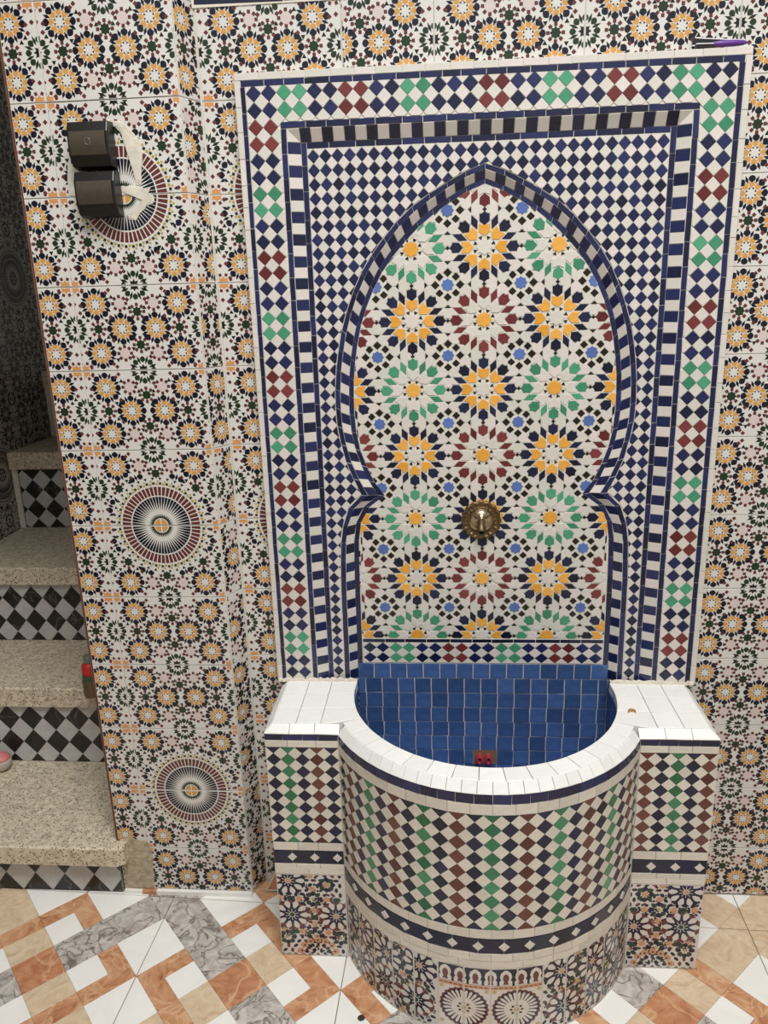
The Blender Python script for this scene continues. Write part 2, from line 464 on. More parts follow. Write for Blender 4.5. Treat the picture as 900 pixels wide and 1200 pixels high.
def medallion(cy):
    P = []
    cx = 16.5
    A = lambda p, d: mv(rot2(p, radians(d)), cx, cy)
    n = 56
    for i in range(n):
        d = 360*(i+.5)/n
        P.append((A([pol(8.1, -2.35), pol(10.4, -2.45), pol(10.4, 2.45), pol(8.1, 2.35)], d), 'p_brown'))
        P.append((A([pol(4.0, 0), pol(6.5, -2.5), pol(7.75, -2.75), pol(7.75, 2.75), pol(6.5, 2.5)], d), 'p_navy'))
    for i in range(40):
        d = 9*(i+.5)
        P.append((A([pol(2.0, -4.6), pol(2.5, -4), pol(3.3, 0), pol(2.5, 4), pol(2.0, 4.6)], d), 'p_green'))
        P.append((A(mv(star(4, .5, .32, 45), 11.3, 0), d), 'p_green'))
        P.append((A(mv(ngon(4, .42, 45), 11.1, 0), d+4.5), 'p_ochre'))
        P.append((A(mv(ngon(4, .32, 0), 11.85, 0), d+3), 'p_ochre'))
        P.append((A(mv(ngon(3, .52, 180), 12.6, 0), d), 'p_dark'))
    P.append((A(ngon(20, 1.75), 0), 'p_yellow'))
    for d in (0, 90, 180, 270): P.append((A([(0, -.12), (1.75, -.2), (1.75, .2), (0, .12)], d), 'p_white'))
    return P
PRINT = {}
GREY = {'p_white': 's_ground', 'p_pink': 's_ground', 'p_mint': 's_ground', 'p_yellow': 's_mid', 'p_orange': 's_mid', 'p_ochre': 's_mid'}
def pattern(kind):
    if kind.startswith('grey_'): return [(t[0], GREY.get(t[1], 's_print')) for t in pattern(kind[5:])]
    if kind not in PRINT:
        P = base_pattern()
        if kind != 'plain':
            cy = 0.0 if kind == 'upper' else 20.0
            P = [q for q in P if hypot(cen(q[0])[0]-16.5, cen(q[0])[1]-cy) > 13.2] + medallion(cy)
        PRINT[kind] = P
    return PRINT[kind]
TILES = {}
def print_mesh(kind, u0, u1, v0, v1, k=0.01, base='p_white', pats=None, name='wall_tile', th=0.006):
    """tile slab u0..u1 x v0..v1 (cm) with its print; local origin at (u0, v0)"""
    key = (kind, round(u0, 2), round(u1, 2), round(v0, 2), round(v1, 2))
    if key in TILES: return TILES[key]
    g = 0.05
    mats = [base]
    G = Geo()
    v, f = prism(mv(rect(u0+g, u1-g, v0+g, v1-g), -u0, -v0), 0.0, 0.08, th/k)
    G.add([(x*k, y*k, z*k) for x, y, z in v], f, 0)
    for ix, it in enumerate(pats if pats is not None else pattern(kind)):
        p, c = it[0], it[1]; lay = it[2] if len(it) > 2 else 0
        q = clip_rect(ccw(p), u0+.2, u1-.2, v0+.2, v1-.2)
        q = clean(q, 1e-3)
        if len(q) < 3 or area2(q) < .004: continue
        if c not in mats: mats.append(c)
        G.add([((x-u0)*k, (y-v0)*k, .00010+.00012*lay+ix*4e-7) for x, y in q], [tuple(range(len(q)))], mats.index(c))
    TILES[key] = mesh(name, G.v, G.f, mats, G.m)
    return TILES[key]
def place_tile(parent, kind, x, z, fr, u0=0.0, u1=TW, v0=0.0, v1=TH, sx=1.004, sz=1.0095):
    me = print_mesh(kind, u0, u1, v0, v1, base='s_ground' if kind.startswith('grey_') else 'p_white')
    M = fr.M(x, z, random.uniform(-.0004, .0004)) @ Matrix.Rotation(random.gauss(0, .0016), 4, 'X') @ Matrix.Rotation(random.gauss(0, .0016), 4, 'Y') @ Matrix.Diagonal((sx, sz, 1, 1))
    return obj('wall_tile', me, parent, M)
PITCH = 0.2025
ROWS = [0.165+PITCH*i for i in range(-1, 12)]       # bottom z of each course; the lowest is cut at the floor
KIND = {-1: 'plain', 0: 'lower', 1: 'upper', 2: 'plain', 3: 'plain', 4: 'lower', 5: 'upper', 6: 'plain', 7: 'plain', 8: 'lower', 9: 'upper', 10: 'plain'}

# floor -------------------------------------------------------------
g = Geo().box(-2.1, 1.6, -2.9, 3.2, -0.06, -0.004)
floor = g.build('floor', 'grout_grey', kind='structure')
FA = radians(-1.815)
FO = Vector((-0.937, -0.327))
def fl(u, v):   # pattern coordinates (cm, diagonal axes) to world
    x = (u+v)/200.0; y = (u-v)/200.0
    return (FO.x+x*cos(FA)-y*sin(FA), FO.y+x*sin(FA)+y*cos(FA))
def fl_inv(p):
    return p
flist = []
for i in range(-5, 8):
    for j in range(-5, 9):
        ou, ov = 56*i*0.9952, 56*j*0.9952
        s = .9952
        def add(nm, m, pts): flist.append((nm, [(ou+a*s, ov+b*s) for a, b in pts], m))
        if (i+j) % 2 == 0: dirs = ((1, 1), (-1, -1)); wd = ((1, -1), (-1, 1))
        else: dirs = ((1, -1), (-1, 1)); wd = ((1, 1), (-1, -1))
        for a, b in dirs:
            add('orange_piece', 'orange_onyx', [(0, 0), (20*a, 0), (20*a, 8*b), (8*a, 8*b), (8*a, 20*b), (0, 20*b)])
            add('white_piece', 'white_marble', [(8*a, 8*b), (20*a, 8*b), (20*a, 20*b), (8*a, 20*b)])
        for a, b in wd:
            add('white_piece', 'white_marble', [(0, 0), (20*a, 0), (20*a, 20*b), (0, 20*b)])
        ug = (i % 2 == 0); vg = (j % 2 != 0)
        um = ('grey_piece', 'grey_marble') if ug else ('beige_piece', 'beige_travertine')
        vm = ('grey_piece', 'grey_marble') if vg else ('beige_piece', 'beige_travertine')
        sg = 1 if (i+j) % 2 == 0 else -1
        def span(a, b): return tuple(sorted((a*sg, b*sg)))
        for grey, nm_m, rc in ((ug, um, lambda a, b: rect(20, 36, a, b)), (vg, vm, lambda a, b: rect(a, b, 20, 36))):
            if grey: add(nm_m[0], nm_m[1], rc(-20, 20))
            else:
                add(nm_m[0], nm_m[1], rc(*span(-20, 0))); add('orange_piece', 'orange_onyx', rc(*span(0, 8))); add(nm_m[0], nm_m[1], rc(*span(8, 20)))
        if ug and vg: cm = ('grey_piece', 'grey_marble')
        elif ug != vg: cm = ('brown_piece', 'brown_onyx')
        else: cm = ('beige_piece', 'beige_travertine')
        if ug and not vg or vg and not ug: cm = ('brown_piece', 'brown_onyx')
        add(cm[0], cm[1], rect(20, 36, 20, 36))
fxy = XY(-0.0016)
far = []
T = 0.5573
def rotF(x, y): return (FO.x+x*cos(FA)-y*sin(FA), FO.y+x*sin(FA)+y*cos(FA))
for nm, p, m in flist:
    xs = [(u+v)/200.0 for u, v in p]; ys = [(u-v)/200.0 for u, v in p]
    P = ccw(list(zip(xs, ys)))
    for ti in range(math.floor(min(xs)/T), math.floor((max(xs)-1e-6)/T)+1):
        for tj in range(math.floor((min(ys)-T/2)/T), math.floor((max(ys)-1e-6-T/2)/T)+1):
            q = clip_rect(P, ti*T+.0012, ti*T+T-.0012, tj*T+T/2+.0012, tj*T+T/2+T-.0012)
            if len(q) < 3: continue
            q = [rotF(*w) for w in q]
            for lim in (clip_rect(q, -2.0, 1.5, -2.8, -0.012 if cen(q)[0] < -0.66 else WALL_Y),):
                q = lim
            if len(q) < 3 or area2(ccw(q)) < 2e-5: continue
            q = inset(ccw(q), .0003)
            c = cen(q)
            if c[1] > -0.85 and -1.75 < c[0] < 1.1: tile(nm, q, m, floor, fxy, h=.0016, bev=.0003, wob=.0006, low=.003)
            else: far.append((q, m))
fill('marble_pieces_far', far, floor, fxy, h=.0016, bev=.0003)

# back wall ---------------------------------------------------------
wall_back = Geo().box(-0.70, 1.6, WALL_Y+.003, WALL_Y+.2, -.05, 3.2).build('wall_back', 'grout', kind='structure')
fb = XZ(WALL_Y)
for r, z in zip(range(-1, 11), ROWS):
    v0 = (0.003-z)*100 if r == -1 else 0.0
    zz = 0.003 if r == -1 else z
    k = KIND[r]
    place_tile(wall_back, k, -0.655, zz, fb, v0=v0, v1=TH)
    right_kind = 'plain'
    if r < 10:
        place_tile(wall_back, right_kind, 0.542, zz, fb, v0=v0)
        place_tile(wall_back, right_kind, 0.874, zz, fb, v0=v0)
z = ROWS[11]
place_tile(wall_back, 'plain', -0.323, z, fb, u0=12.3)
for x in (-0.115, 0.217, 0.549, 0.881): place_tile(wall_back, 'plain', x, z, fb)
# navy border course above
trim = Geo().box(-0.66, 1.5, WALL_Y-.002, WALL_Y+.02, 2.3795, 2.45).build('trim_1', 'beige', kind='structure')
for i in range(9):
    x = -0.655+.205*i
    tile('border_tile', rect(x+.001, x+.204, 2.3845, 2.440), 'navy_dark', trim, XZ(WALL_Y-.002), h=.0012)

# pier beside the stair ------------------------------------------------
pier = Geo()
fp = [(PX0, PIER_Y+.006), (PX1, PIER_Y+.006), (-0.6555, WALL_Y+.03), (-0.6555, .24), (-1.0, .24), (-1.0, 2.2), (PX0, 2.2)]
v = [(x, y, -.05) for x, y in fp]+[(x, y, 3.36) for x, y in fp]; n = len(fp)
pier.add(v, [tuple(range(n, 2*n)), tuple(reversed(range(n)))]+[(i, (i+1) % n, n+(i+1) % n, n+i) for i in range(n)])
wall_left = pier.build('wall_left', 'grout', kind='structure')
fpz = XZ(PIER_Y)
side = Vector((-0.658-PX1, WALL_Y-PIER_Y, 0)); slen = side.length
fs = Frame((PX1+.0005, PIER_Y+.003, 0), side, (0, 0, 1))
for r, z in zip(range(-1, 12), ROWS):
    zz = 0.014 if r == -1 else z; v0 = (zz-z)*100
    k = KIND.get(r, 'plain')
    place_tile(wall_left, k, -1.0, zz, fpz, u0=0.9, u1=31.9, v0=v0)
    place_tile(wall_left, 'plain', PX0+.002, zz, fpz, u0=TW-8.8, v0=v0)
    off = (0, 11, 4, 19, 8, 0, 23, 13)[r % 8]
    place_tile(wall_left, 'plain', 0.002, zz, fs, u0=off, u1=off+slen*100-.4, v0=v0)
for z0 in ROWS[1:]:
    pass
edge = Geo().box(PX0-.003, PX0+.0005, PIER_Y-.0005, PIER_Y+.012, 0.19, 3.0).build('tile_edge', 'terracotta_edge', wall_left)
trim2 = Geo().box(PX0, PX1, PIER_Y-.002, PIER_Y+.01, ROWS[12]+.19, ROWS[12]+.24).build('trim_2', 'beige', kind='structure')
# cement patch at the pier's foot
def blob(name, outline, y, t, m, parent, seed=1, **props):
    """mound of plaster on the wall: outline in x,z; thickest in the middle"""
    rnd = random.Random(seed)
    P = []
    L = len(outline)
    for i in range(L):
        a, b = outline[i], outline[(i+1) % L]
        for k in range(4):
            P.append((a[0]+(b[0]-a[0])*k/4+rnd.uniform(-.0016, .0016), a[1]+(b[1]-a[1])*k/4+rnd.uniform(-.0016, .0016)))
    P = ccw(P); n = len(P); v = []; f = []
    rings = [(0, 0), (.0015, .5), (.006, .8), (.012, 1.0)]
    for d, h in rings:
        q = inset(P, d) if d else P
        for (x, z) in q: v.append((x, y-t*h*(1+rnd.uniform(-.15, .15))*(1 if h else 0)+(0.002 if not h else 0), z))
    for k in range(len(rings)-1):
        for i in range(n):
            j = (i+1) % n; f.append((k*n+i, k*n+j, (k+1)*n+j, (k+1)*n+i))
    f.append(tuple(range((len(rings)-1)*n, len(rings)*n)))
    return obj(name, mesh(name, v, f, m), parent, None, **props)
blob('cement_patch', [(-1.085, .012), (-.995, .012), (-.990, .08), (-.986, .142), (-.997, .186), (-1.04, .196), (-1.085, .190)], PIER_Y, .004, 'cement', wall_left, 3, label='bare cement patch where the tile is gone')
blob('plaster_smear', [(-.862, 2.15), (-.824, 2.142), (-.804, 2.117), (-.789, 2.10), (-.787, 2.075), (-.793, 2.047), (-.797, 2.008), (-.812, 2.006), (-.818, 2.067), (-.826, 2.096), (-.842, 2.128), (-.862, 2.135)], PIER_Y, .0025, 'plaster', wall_left, 4, label='cream plaster smear')
blob('plaster_smear', [(-.865, 2.0), (-.826, 2.009), (-.80, 2.005), (-.768, 1.98), (-.772, 1.966), (-.80, 1.955), (-.824, 1.93), (-.84, 1.932), (-.805, 1.963), (-.80, 1.985), (-.83, 1.985), (-.865, 1.985)], PIER_Y, .002, 'plaster', wall_left, 5, label='cream plaster smear')
blob('plaster_smear', [(-.972, 2.06), (-.93, 2.06), (-.93, 1.985), (-.978, 1.99)], PIER_Y, .0015, 'grout', wall_left, 6, label='grey plaster smear')
bb = Geo()
bb.box(-1.085, -1.03, -.04, -.02, .0, .013); bb.box(-0.985, -0.69, -.04, -.02, .0, .013)
bb.box(-1.03, -0.985, -.04, -.02, .0, .0128, m=1)
bb.build('baseboard_left', ['white_marble', 'orange_onyx'], kind='structure')

# stairwell ------------------------------------------------------------
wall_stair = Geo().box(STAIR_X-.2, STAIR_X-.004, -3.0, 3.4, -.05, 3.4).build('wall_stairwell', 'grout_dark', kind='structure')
fw = Frame((STAIR_X, 0, 0), (0, 1, 0), (0, 0, 1))
for r in range(1, 17):
    z = 0.04+PITCH*r
    for c in range(8):
        y = -.35+.332*c
        if z+.2 < (y-.3)*.75: continue
        k = ('lower' if r % 4 == 0 else 'upper' if r % 4 == 1 else 'plain')
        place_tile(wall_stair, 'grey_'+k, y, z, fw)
Geo().box(STAIR_X-.2, PX0, 2.6, 2.75, -.05, 3.4).build('wall_stair_back', 'wall_paint', kind='structure')
Geo().box(STAIR_X, PX0-.004, -.03, .06, 2.43, 3.2).build('shade_lintel', 'wall_paint', kind='structure')  # unseen lintel, added to keep overhead light out of the stairwell
Geo().box(STAIR_X, PX0-.004, -.03, 2.6, 3.36, 3.46).build('ceiling_stair', 'wall_paint', kind='structure')

Geo().box(1.12, 1.27, -3.0, WALL_Y, -.05, 3.2).build('shade_wall_right', 'wall_paint', kind='structure')  # unseen side wall, added close in to cut light on the right
Geo().box(STAIR_X, 1.6, -.5, WALL_Y+.2, 3.2, 3.3).build('shade_ceiling', 'wall_paint', kind='structure')  # partial ceiling out of view, added to dim the top of the wall
Geo().box(-2.2, 1.6, -3.15, -3.0, -.05, 3.2).build('shade_wall_rear', 'wall_paint', kind='structure')  # unseen rear wall, added to cut level light from the sky
Geo().box(STAIR_X, PX0-.004, -.75, -.03, 2.55, 2.7).build('stair_shade_slab', 'wall_paint', kind='structure')  # unseen slab over the stair front, added to darken the steps
stair = thing('staircase', 'steep stair of speckled terrazzo treads and black and white checked risers behind the pier', 'staircase', (-1.5, -.03, 0))
# (riser y, bottom z, tread front y, tread top z, slab thickness, left x, right x, tread depth to)
steps = [(-.033, 0.0, -.075, .191, .062, -1.978, -1.0925, .40), (.357, .191, .337, .488, .070, -1.978, -1.0925, .74),
         (.715, .488, .695, .794, .068, -1.978, -1.0925, 1.25), (1.221, .794, 1.201, 1.138, .075, -1.978, -1.0925, 1.62), (1.607, 1.138, 1.587, 1.45, .07, -1.978, -1.0925, 2.595)]
for k, (ry, z0, ty, zt, th, xl, xr, yb) in enumerate(steps):
    core = Geo().box(xl+.002, xr-.002, ry+.006, yb, max(z0-.02, -.002), zt-th+.004).build('step_core', 'cement', stair)
    xr2 = -1.058 if k == 0 else xr
    if k == 0:
        P = [(xl, ty), (xr2-.02, ty), (xr2, ty+.012), (xr2, PIER_Y-.002), (xr, PIER_Y-.002), (xr, yb), (xl, yb)]
    else: P = rect(xl, xr2, ty, yb)
    v, f = prism(ccw(P), zt, .006, 0)
    v = [(x, y, zt-th) if i < len(P) else (x, y, z) for i, (x, y, z) in enumerate(v)]
    f.append(tuple(reversed(range(len(P)))))
    obj('tread', mesh('tread', v, f, 'terrazzo'), stair)
    # riser with its lozenges
    zh = zt-th
    ris = Geo().box(xl, xr, ry, ry+.01, z0+.001, zh).build('riser', 'grout_dark' if k else 'grout_grey', stair)
    fr = XZ(ry)
    pw = (.094, .083, .0805, .0835, .084)[k]; ph = (.1265, .0945, .094, .0885, .09)[k]
    x_off = (-1.365, -1.622, -1.6775, -1.892, -1.9)[k]
    zc = (.0, .270-.0945, .572-.094, .879-.0885, z0)[k]
    x0 = xl if k < 3 else -1.965
    if k >= 3:
        Geo().box(STAIR_X, -1.955, ry-.004, ry+.01, z0, zh).build('edge_strip', 'grout', ris)
        x0 = -1.953
    items = []
    for i in range(-6, 16):
        for j in range(-1, 4):
            for col, dx, dz in (('black', 0, 0), ('white', .5, .5)):
                cx, cz = x_off+(i+dx)*pw, zc+(j+dz)*ph
                p = [(cx-pw/2+.0006, cz), (cx, cz-ph/2+.0006), (cx+pw/2-.0006, cz), (cx, cz+ph/2-.0006)]
                p = clip_rect(ccw(p), x0+.002, xr-.002, z0+.002, zh-.001)
                if len(p) >= 3: items.append((col+'_lozenge', p, 'black_marble' if col == 'black' else 'pale_marble'))
    batch(items, ris, fr, h=.001, bev=.0003, wob=.001)

# ================================================================== MOSAIC PANEL
panel = thing('mosaic_panel', 'large zellige mosaic wall panel with pointed horseshoe arch of star rosettes above the basin', 'mosaic panel', (0, WALL_Y, .712))
ZB = .7085
D1, D2 = .015, .028
X0 = .5265; PCH = .0351; RCH = .0355; ZT = 2.193
# outer border -----------------------------------------------------------
bed = Geo()
yb0, yb1 = .0012, WALL_Y+.005
zi = 2.1325; xi = .469
bed.box(-.569, .571, yb0, yb1, zi, 2.2365); bed.box(-.569, -xi, yb0, yb1, ZB, zi); bed.box(xi, .571, yb0, yb1, ZB, zi)
outer = bed.build('outer_border', 'grout', panel)
f0 = XZ(.0012)
def strip_run(name, a0, a1, b0, b1, m, parent, fr, along='x', seg=.055, gap=.0008, **kw):
    n = max(1, round(abs(a1-a0)/seg)); cuts = [a0+(a1-a0)*i/n+(random.uniform(-.006, .006) if 0 < i < n else 0) for i in range(n+1)]
    for i in range(n):
        p = rect(cuts[i]+gap, cuts[i+1]-gap, b0, b1) if along == 'x' else rect(b0, b1, cuts[i]+gap, cuts[i+1]-gap)
        tile(name, p, m, parent, fr, **kw)
strip_run('white_edge_tile', -.569, .571, 2.2215, 2.2365, 'white', outer, f0)
strip_run('white_edge_tile', ZB, 2.221, -.569, -.5565, 'white', outer, f0, 'z')
strip_run('white_edge_tile', ZB, 2.221, .5575, .571, 'white', outer, f0, 'z')
strip_run('navy_strip', -.555, .556, 2.2085, 2.2205, 'navy', outer, f0, seg=.05)
strip_run('navy_strip', ZB, 2.2075, -.5555, -.5455, 'navy', outer, f0, 'z', seg=.05)
strip_run('navy_strip', ZB, 2.2075, .5445, .5565, 'navy', outer, f0, 'z', seg=.05)
seq_top = 'bbggbbrrbbggbbbrrbbggbbrrbbggbb'
cm = {'b': ('navy_lozenge', 'navy'), 'g': ('green_lozenge', 'green'), 'r': ('red_lozenge', 'red')}
def loz(cx, cz, a, b): return [(cx-a, cz), (cx, cz-b), (cx+a, cz), (cx, cz+b)]
left_rows = 'bb'+'rrbbggbb'*6; right_rows = 'bb'+'ggbbrrbb'*6
reg = [rect(-.5445, .5435, zi+.0005, 2.208), rect(-.5445, -xi-.0005, ZB, zi+.02), rect(xi+.0005, .5435, ZB, zi+.02)]
items = []
ga = .0007
def in_reg(q): return any(r[0][0]-1e-6 <= q[0] <= r[1][0]+1e-6 and r[0][1]-1e-6 <= q[1] <= r[2][1]+1e-6 for r in reg)
for i in range(31):
    for j in range(43):
        if not (j < 2 or i < 2 or i > 28): continue
        c = seq_top[i] if j < 2 else (left_rows[j] if i < 2 else right_rows[j])
        cx, cz = -X0+i*PCH, ZT-j*RCH
        p = loz(cx, cz, PCH/2-ga, RCH/2-ga)
        key = 'bl'
        if cz-RCH/2 < ZB: p = clip_rect(p, -1, 1, ZB, 3); key = None
        items.append((cm[c][0], p, cm[c][1], key))
wn = 0
for i in range(32):
    for j in range(44):
        cx, cz = -X0+(i-.5)*PCH, ZT-(j-.5)*RCH
        p = loz(cx, cz, PCH/2-ga, RCH/2-ga)
        if cz-RCH/2 > ZB and all(in_reg(q) for q in p): items.append(('white_lozenge', p, 'white', 'bl')); continue
        for r in (rect(-.5445, .5435, zi+.0005, 2.208), rect(-.5445, -xi-.0005, ZB, zi), rect(xi+.0005, .5435, ZB, zi)):
            q = clip_rect(p, r[0][0], r[1][0], r[0][1], r[2][1])
            if len(q) >= 3: items.append(('white_triangle', q, 'white'))
batch(items, outer, f0)
# inner frame: navy strip, sloping chequer, navy strip ------------------------
A1, A2, A3, A4 = .469, .4555, .426, .4125      # half widths from outside in
Z1, Z2, Z3, Z4 = 2.1325, 2.119, 2.090, 2.0765
slope = Geo()
def ring(g, xa, za, ya, xb, zb, yb):
    P = [(-xa, ya, ZB), (-xa, ya, za), (xa, ya, za), (xa, ya, ZB)]; Q = [(-xb, yb, ZB), (-xb, yb, zb), (xb, yb, zb), (xb, yb, ZB)]
    g.add(P+Q, [(0, 4, 5, 1), (1, 5, 6, 2), (2, 6, 7, 3)])
ring(slope, A1, Z1, .0015, A2, Z2, .0015); ring(slope, A2, Z2, .0015, A3, Z3, D1+.0012); ring(slope, A3, Z3, D1+.0012, A4, Z4, D1+.0012)
frame_o = slope.build('inner_frame', 'grout', panel)
strip_run('navy_strip', -A1, A1, Z2+.0006, Z1-.0006, 'navy', frame_o, XZ(.0015), seg=.055)
for s in (-1, 1):
    a, b = sorted((s*(A1-.0006), s*(A2+.0006))); strip_run('navy_strip', ZB, Z2-.0006, a, b, 'navy', frame_o, XZ(.0015), 'z', seg=.055)
    a, b = sorted((s*(A3-.0006), s*(A4+.0006))); strip_run('navy_strip', ZB, Z3-.0006, a, b, 'navy', frame_o, XZ(D1+.0012), 'z', seg=.055)
strip_run('navy_strip', -A4, A4, Z4+.0006, Z3-.0006, 'navy', frame_o, XZ(D1+.0012), seg=.055)
# chequers on the slope
ftop = Frame((0, .0012, Z2), (1, 0, 0), (0, -(D1), (Z2-Z3)))
lw = hypot(D1, Z2-Z3)
nch = 33; cw = 2*A3/nch
for i in range(nch):
    x = -A3+i*cw
    tile('chequer_dark' if i % 2 == 0 else 'chequer_white', rect(x+.0006, x+cw-.0006, -lw+.0008, -.0008), 'navy_dark' if i % 2 == 0 else 'white', frame_o, ftop)  # top row in darker navy: its downward-facing shade put into the colour
for s in (-1, 1):
    a, b = -A3, -A2
    tile('mitre_tile', [(s*A2*.998, -.001), (s*A3, -lw), (s*A3, -.001)], 'white', frame_o, ftop)
lw2 = hypot(D1, A2-A3)
fL = Frame((-A2, .0012, 0), (A2-A3, D1, 0), (0, 0, 1))
fR = Frame((A2, .0012, 0), (A2-A3, -D1, 0), (0, 0, 1))
nz_ = 55; hz = (Z3-ZB)/nz_
for fr, r0, r1, sg in ((fL, .0008, lw2-.0008, 1), (fR, -lw2+.0008, -.0008, -1)):
    for i in range(nz_):
        zt = Z3-i*hz
        dk = i % 2 == 0
        tile('chequer_dark' if dk else 'chequer_white', rect(r0, r1, zt-hz+.0006, zt-.0006), 'navy' if dk else 'white', frame_o, fr)
    tile('mitre_tile', [(r0 if sg > 0 else r1, Z2-.001), (r1 if sg > 0 else r0, Z3+.0005), (r0 if sg > 0 else r1, Z3+.0005)], 'white', frame_o, fr)
# arch curves ----------------------------------------------------------------
OU = smooth_curve([(0, 2.030), (.044, 2.0145), (.085, 1.994), (.148, 1.958), (.2, 1.918), (.25, 1.862), (.284, 1.817), (.312, 1.765), (.336, 1.705), (.354, 1.643), (.367, 1.568), (.373, 1.49), (.371, 1.43), (.365, 1.39), (.353, 1.336), (.335, 1.288), (.315, 1.243)])
OL = smooth_curve([(.315, 1.243), (.341, 1.222), (.357, 1.194), (.368, 1.157), (.374, 1.125), (.380, 1.0), (.3805, .85), (.381, ZB)])
IU = smooth_curve([(0, 1.988), (.042, 1.972), (.08, 1.951), (.14, 1.911), (.19, 1.865), (.226, 1.825), (.257, 1.78), (.284, 1.724), (.300, 1.68), (.314, 1.62), (.324, 1.55), (.327, 1.47), (.324, 1.41), (.313, 1.352), (.295, 1.304), (.276, 1.264), (.255, 1.238)])
IL = smooth_curve([(.255, 1.238), (.286, 1.217), (.312, 1.188), (.323, 1.154), (.3275, 1.124), (.330, 1.0), (.3305, .85), (.331, .712)])
outer_poly = OU+OL[1:]; inner_poly = IU+IL[1:]
# lattice field
fld = outer_poly
fx = A4
left_half = [(0, Z4), (-fx, Z4), (-fx, ZB)]+[(-x, z) for x, z in reversed(outer_poly)]
right_half = [(0, Z4)]+[(x, z) for x, z in outer_poly]+[(fx, ZB), (fx, Z4)]
lat = Geo()
for P in (left_half, right_half):
    P = ccw(P); n = len(P)
    lat.add([(x, D1+.0012, z) for x, z in P]+[(x, WALL_Y+.005, z) for x, z in P], [tuple(range(n))]+[(n+i, n+(i+1) % n, (i+1) % n, i) for i in range(n)])
lattice = lat.build('lattice_field', 'grout', panel)
outline = [(-x, z) for x, z in reversed(outer_poly)]+outer_poly[1:]
def cut_outside(p):
    """part of p outside the arch"""
    ins = [inside(q, outline+[(.381, .5), (-.381, .5)]) for q in p]
    big = outline
    if all(ins): return []
    c = cen(p); best = None
    for a, b in zip(big, big[1:]):
        m = ((a[0]+b[0])/2, (a[1]+b[1])/2); d = (m[0]-c[0])**2+(m[1]-c[1])**2
        if best is None or d < best[0]: best = (d, a, b)
    if not any(ins) and best[0] > .024**2: return p
    a, b = best[1], best[2]
    n = (-(b[1]-a[1]), b[0]-a[0]); L = hypot(*n); n = (n[0]/L, n[1]/L)
    return clean(half(p, (a[0]+n[0]*.001, a[1]+n[1]*.001), n))
items = []
LP, LR = .825/29, .0308
for i in range(30):
    for j in range(46):
        for nm, m, dx, dz in (('navy_lozenge', 'navy', 0, 0), ('white_lozenge', 'white', -.5, -.5)):
            cx, cz = -fx+(i+.5+dx)*LP, Z4-.002-(j+.5+dz)*LR
            p0 = loz(cx, cz, LP/2-.0006, LR/2-.0006)
            p = clip_rect(p0, -fx+.0005, fx-.0005, ZB, Z4-.0005)
            if len(p) < 3: continue
            q = cut_outside(p)
            if len(q) < 3: continue
            items.append((nm, q, m, 'lat' if len(q) == 4 and abs(area2(ccw(q))-area2(p0)) < 1e-8 else None))
batch(items, lattice, XZ(D1+.0012))
def zellij_rosette():
    out = [(star(8, .116, .09), 'centre')]
    for i in range(8):
        d = radians(45*i); e = d+pi/8
        out.append((rot2([(.098, 0), (.150, -.030), (.150, .030)], e), 'tri'))
        out.append((rot2([(.142, 0), (.207, .0785), (.314, .077), (.286, 0), (.314, -.077), (.207, -.0785)], d), 'ring'))
        out.append((rot2([(.289, 0), (.345, .068), (.438, .070), (.446, .034), (.478, 0), (.446, -.034), (.438, -.070), (.345, -.068)], d), 'petal'))
        out.append((rot2([(.250, 0), (.357, .049), (.466, 0), (.357, -.049)], e), 'kite'))
    return out
# arch band
band = Geo()
def band_pts(n, O, I): return resample(O, n), resample(I, n)
arch_b = Geo()
for sgn in (1, -1):
    for O, I in ((OU, IU), (OL, IL)):
        o_, i_ = band_pts(60, O, I)
        for k in range(60):
            rows = []
            for t, y in ((0, D1+.0012), (.28, D1+.0012), (.72, D2+.0012), (1, D2+.0012)):
                for q in (k, k+1): rows.append((sgn*(o_[q][0]+(i_[q][0]-o_[q][0])*t), y, o_[q][1]+(i_[q][1]-o_[q][1])*t))
            fs_ = [(0, 2, 3, 1), (2, 4, 5, 3), (4, 6, 7, 5)]
            if sgn > 0: fs_ = [tuple(reversed(q)) for q in fs_]
            arch_b.add(rows, fs_)
arch = arch_b.build('arch_band', 'grout', panel)
def quad_tile(name, c4, m, parent, h=.0016, bev=.0006, flip=False):
    """tile on a quad given by four 3-D corners a0,a1 (outer), b0,b1 (inner)"""
    P = [Vector(q) for q in c4]
    if flip: P = [P[1], P[0], P[3], P[2]]
    o = sum(P, Vector())/4
    ax = ((P[1]-P[0])+(P[2]-P[3])).normalized()
    nrm = ((P[1]-P[0]).cross(P[3]-P[0])+(P[2]-P[1]).cross(P[3]-P[2])).normalized()
    bx = nrm.cross(ax).normalized()
    fr = Frame(o, ax, bx)
    return tile(name, inset(ccw([((q-o).dot(ax), (q-o).dot(bx)) for q in P]), .0005), m, parent, fr, h, bev)
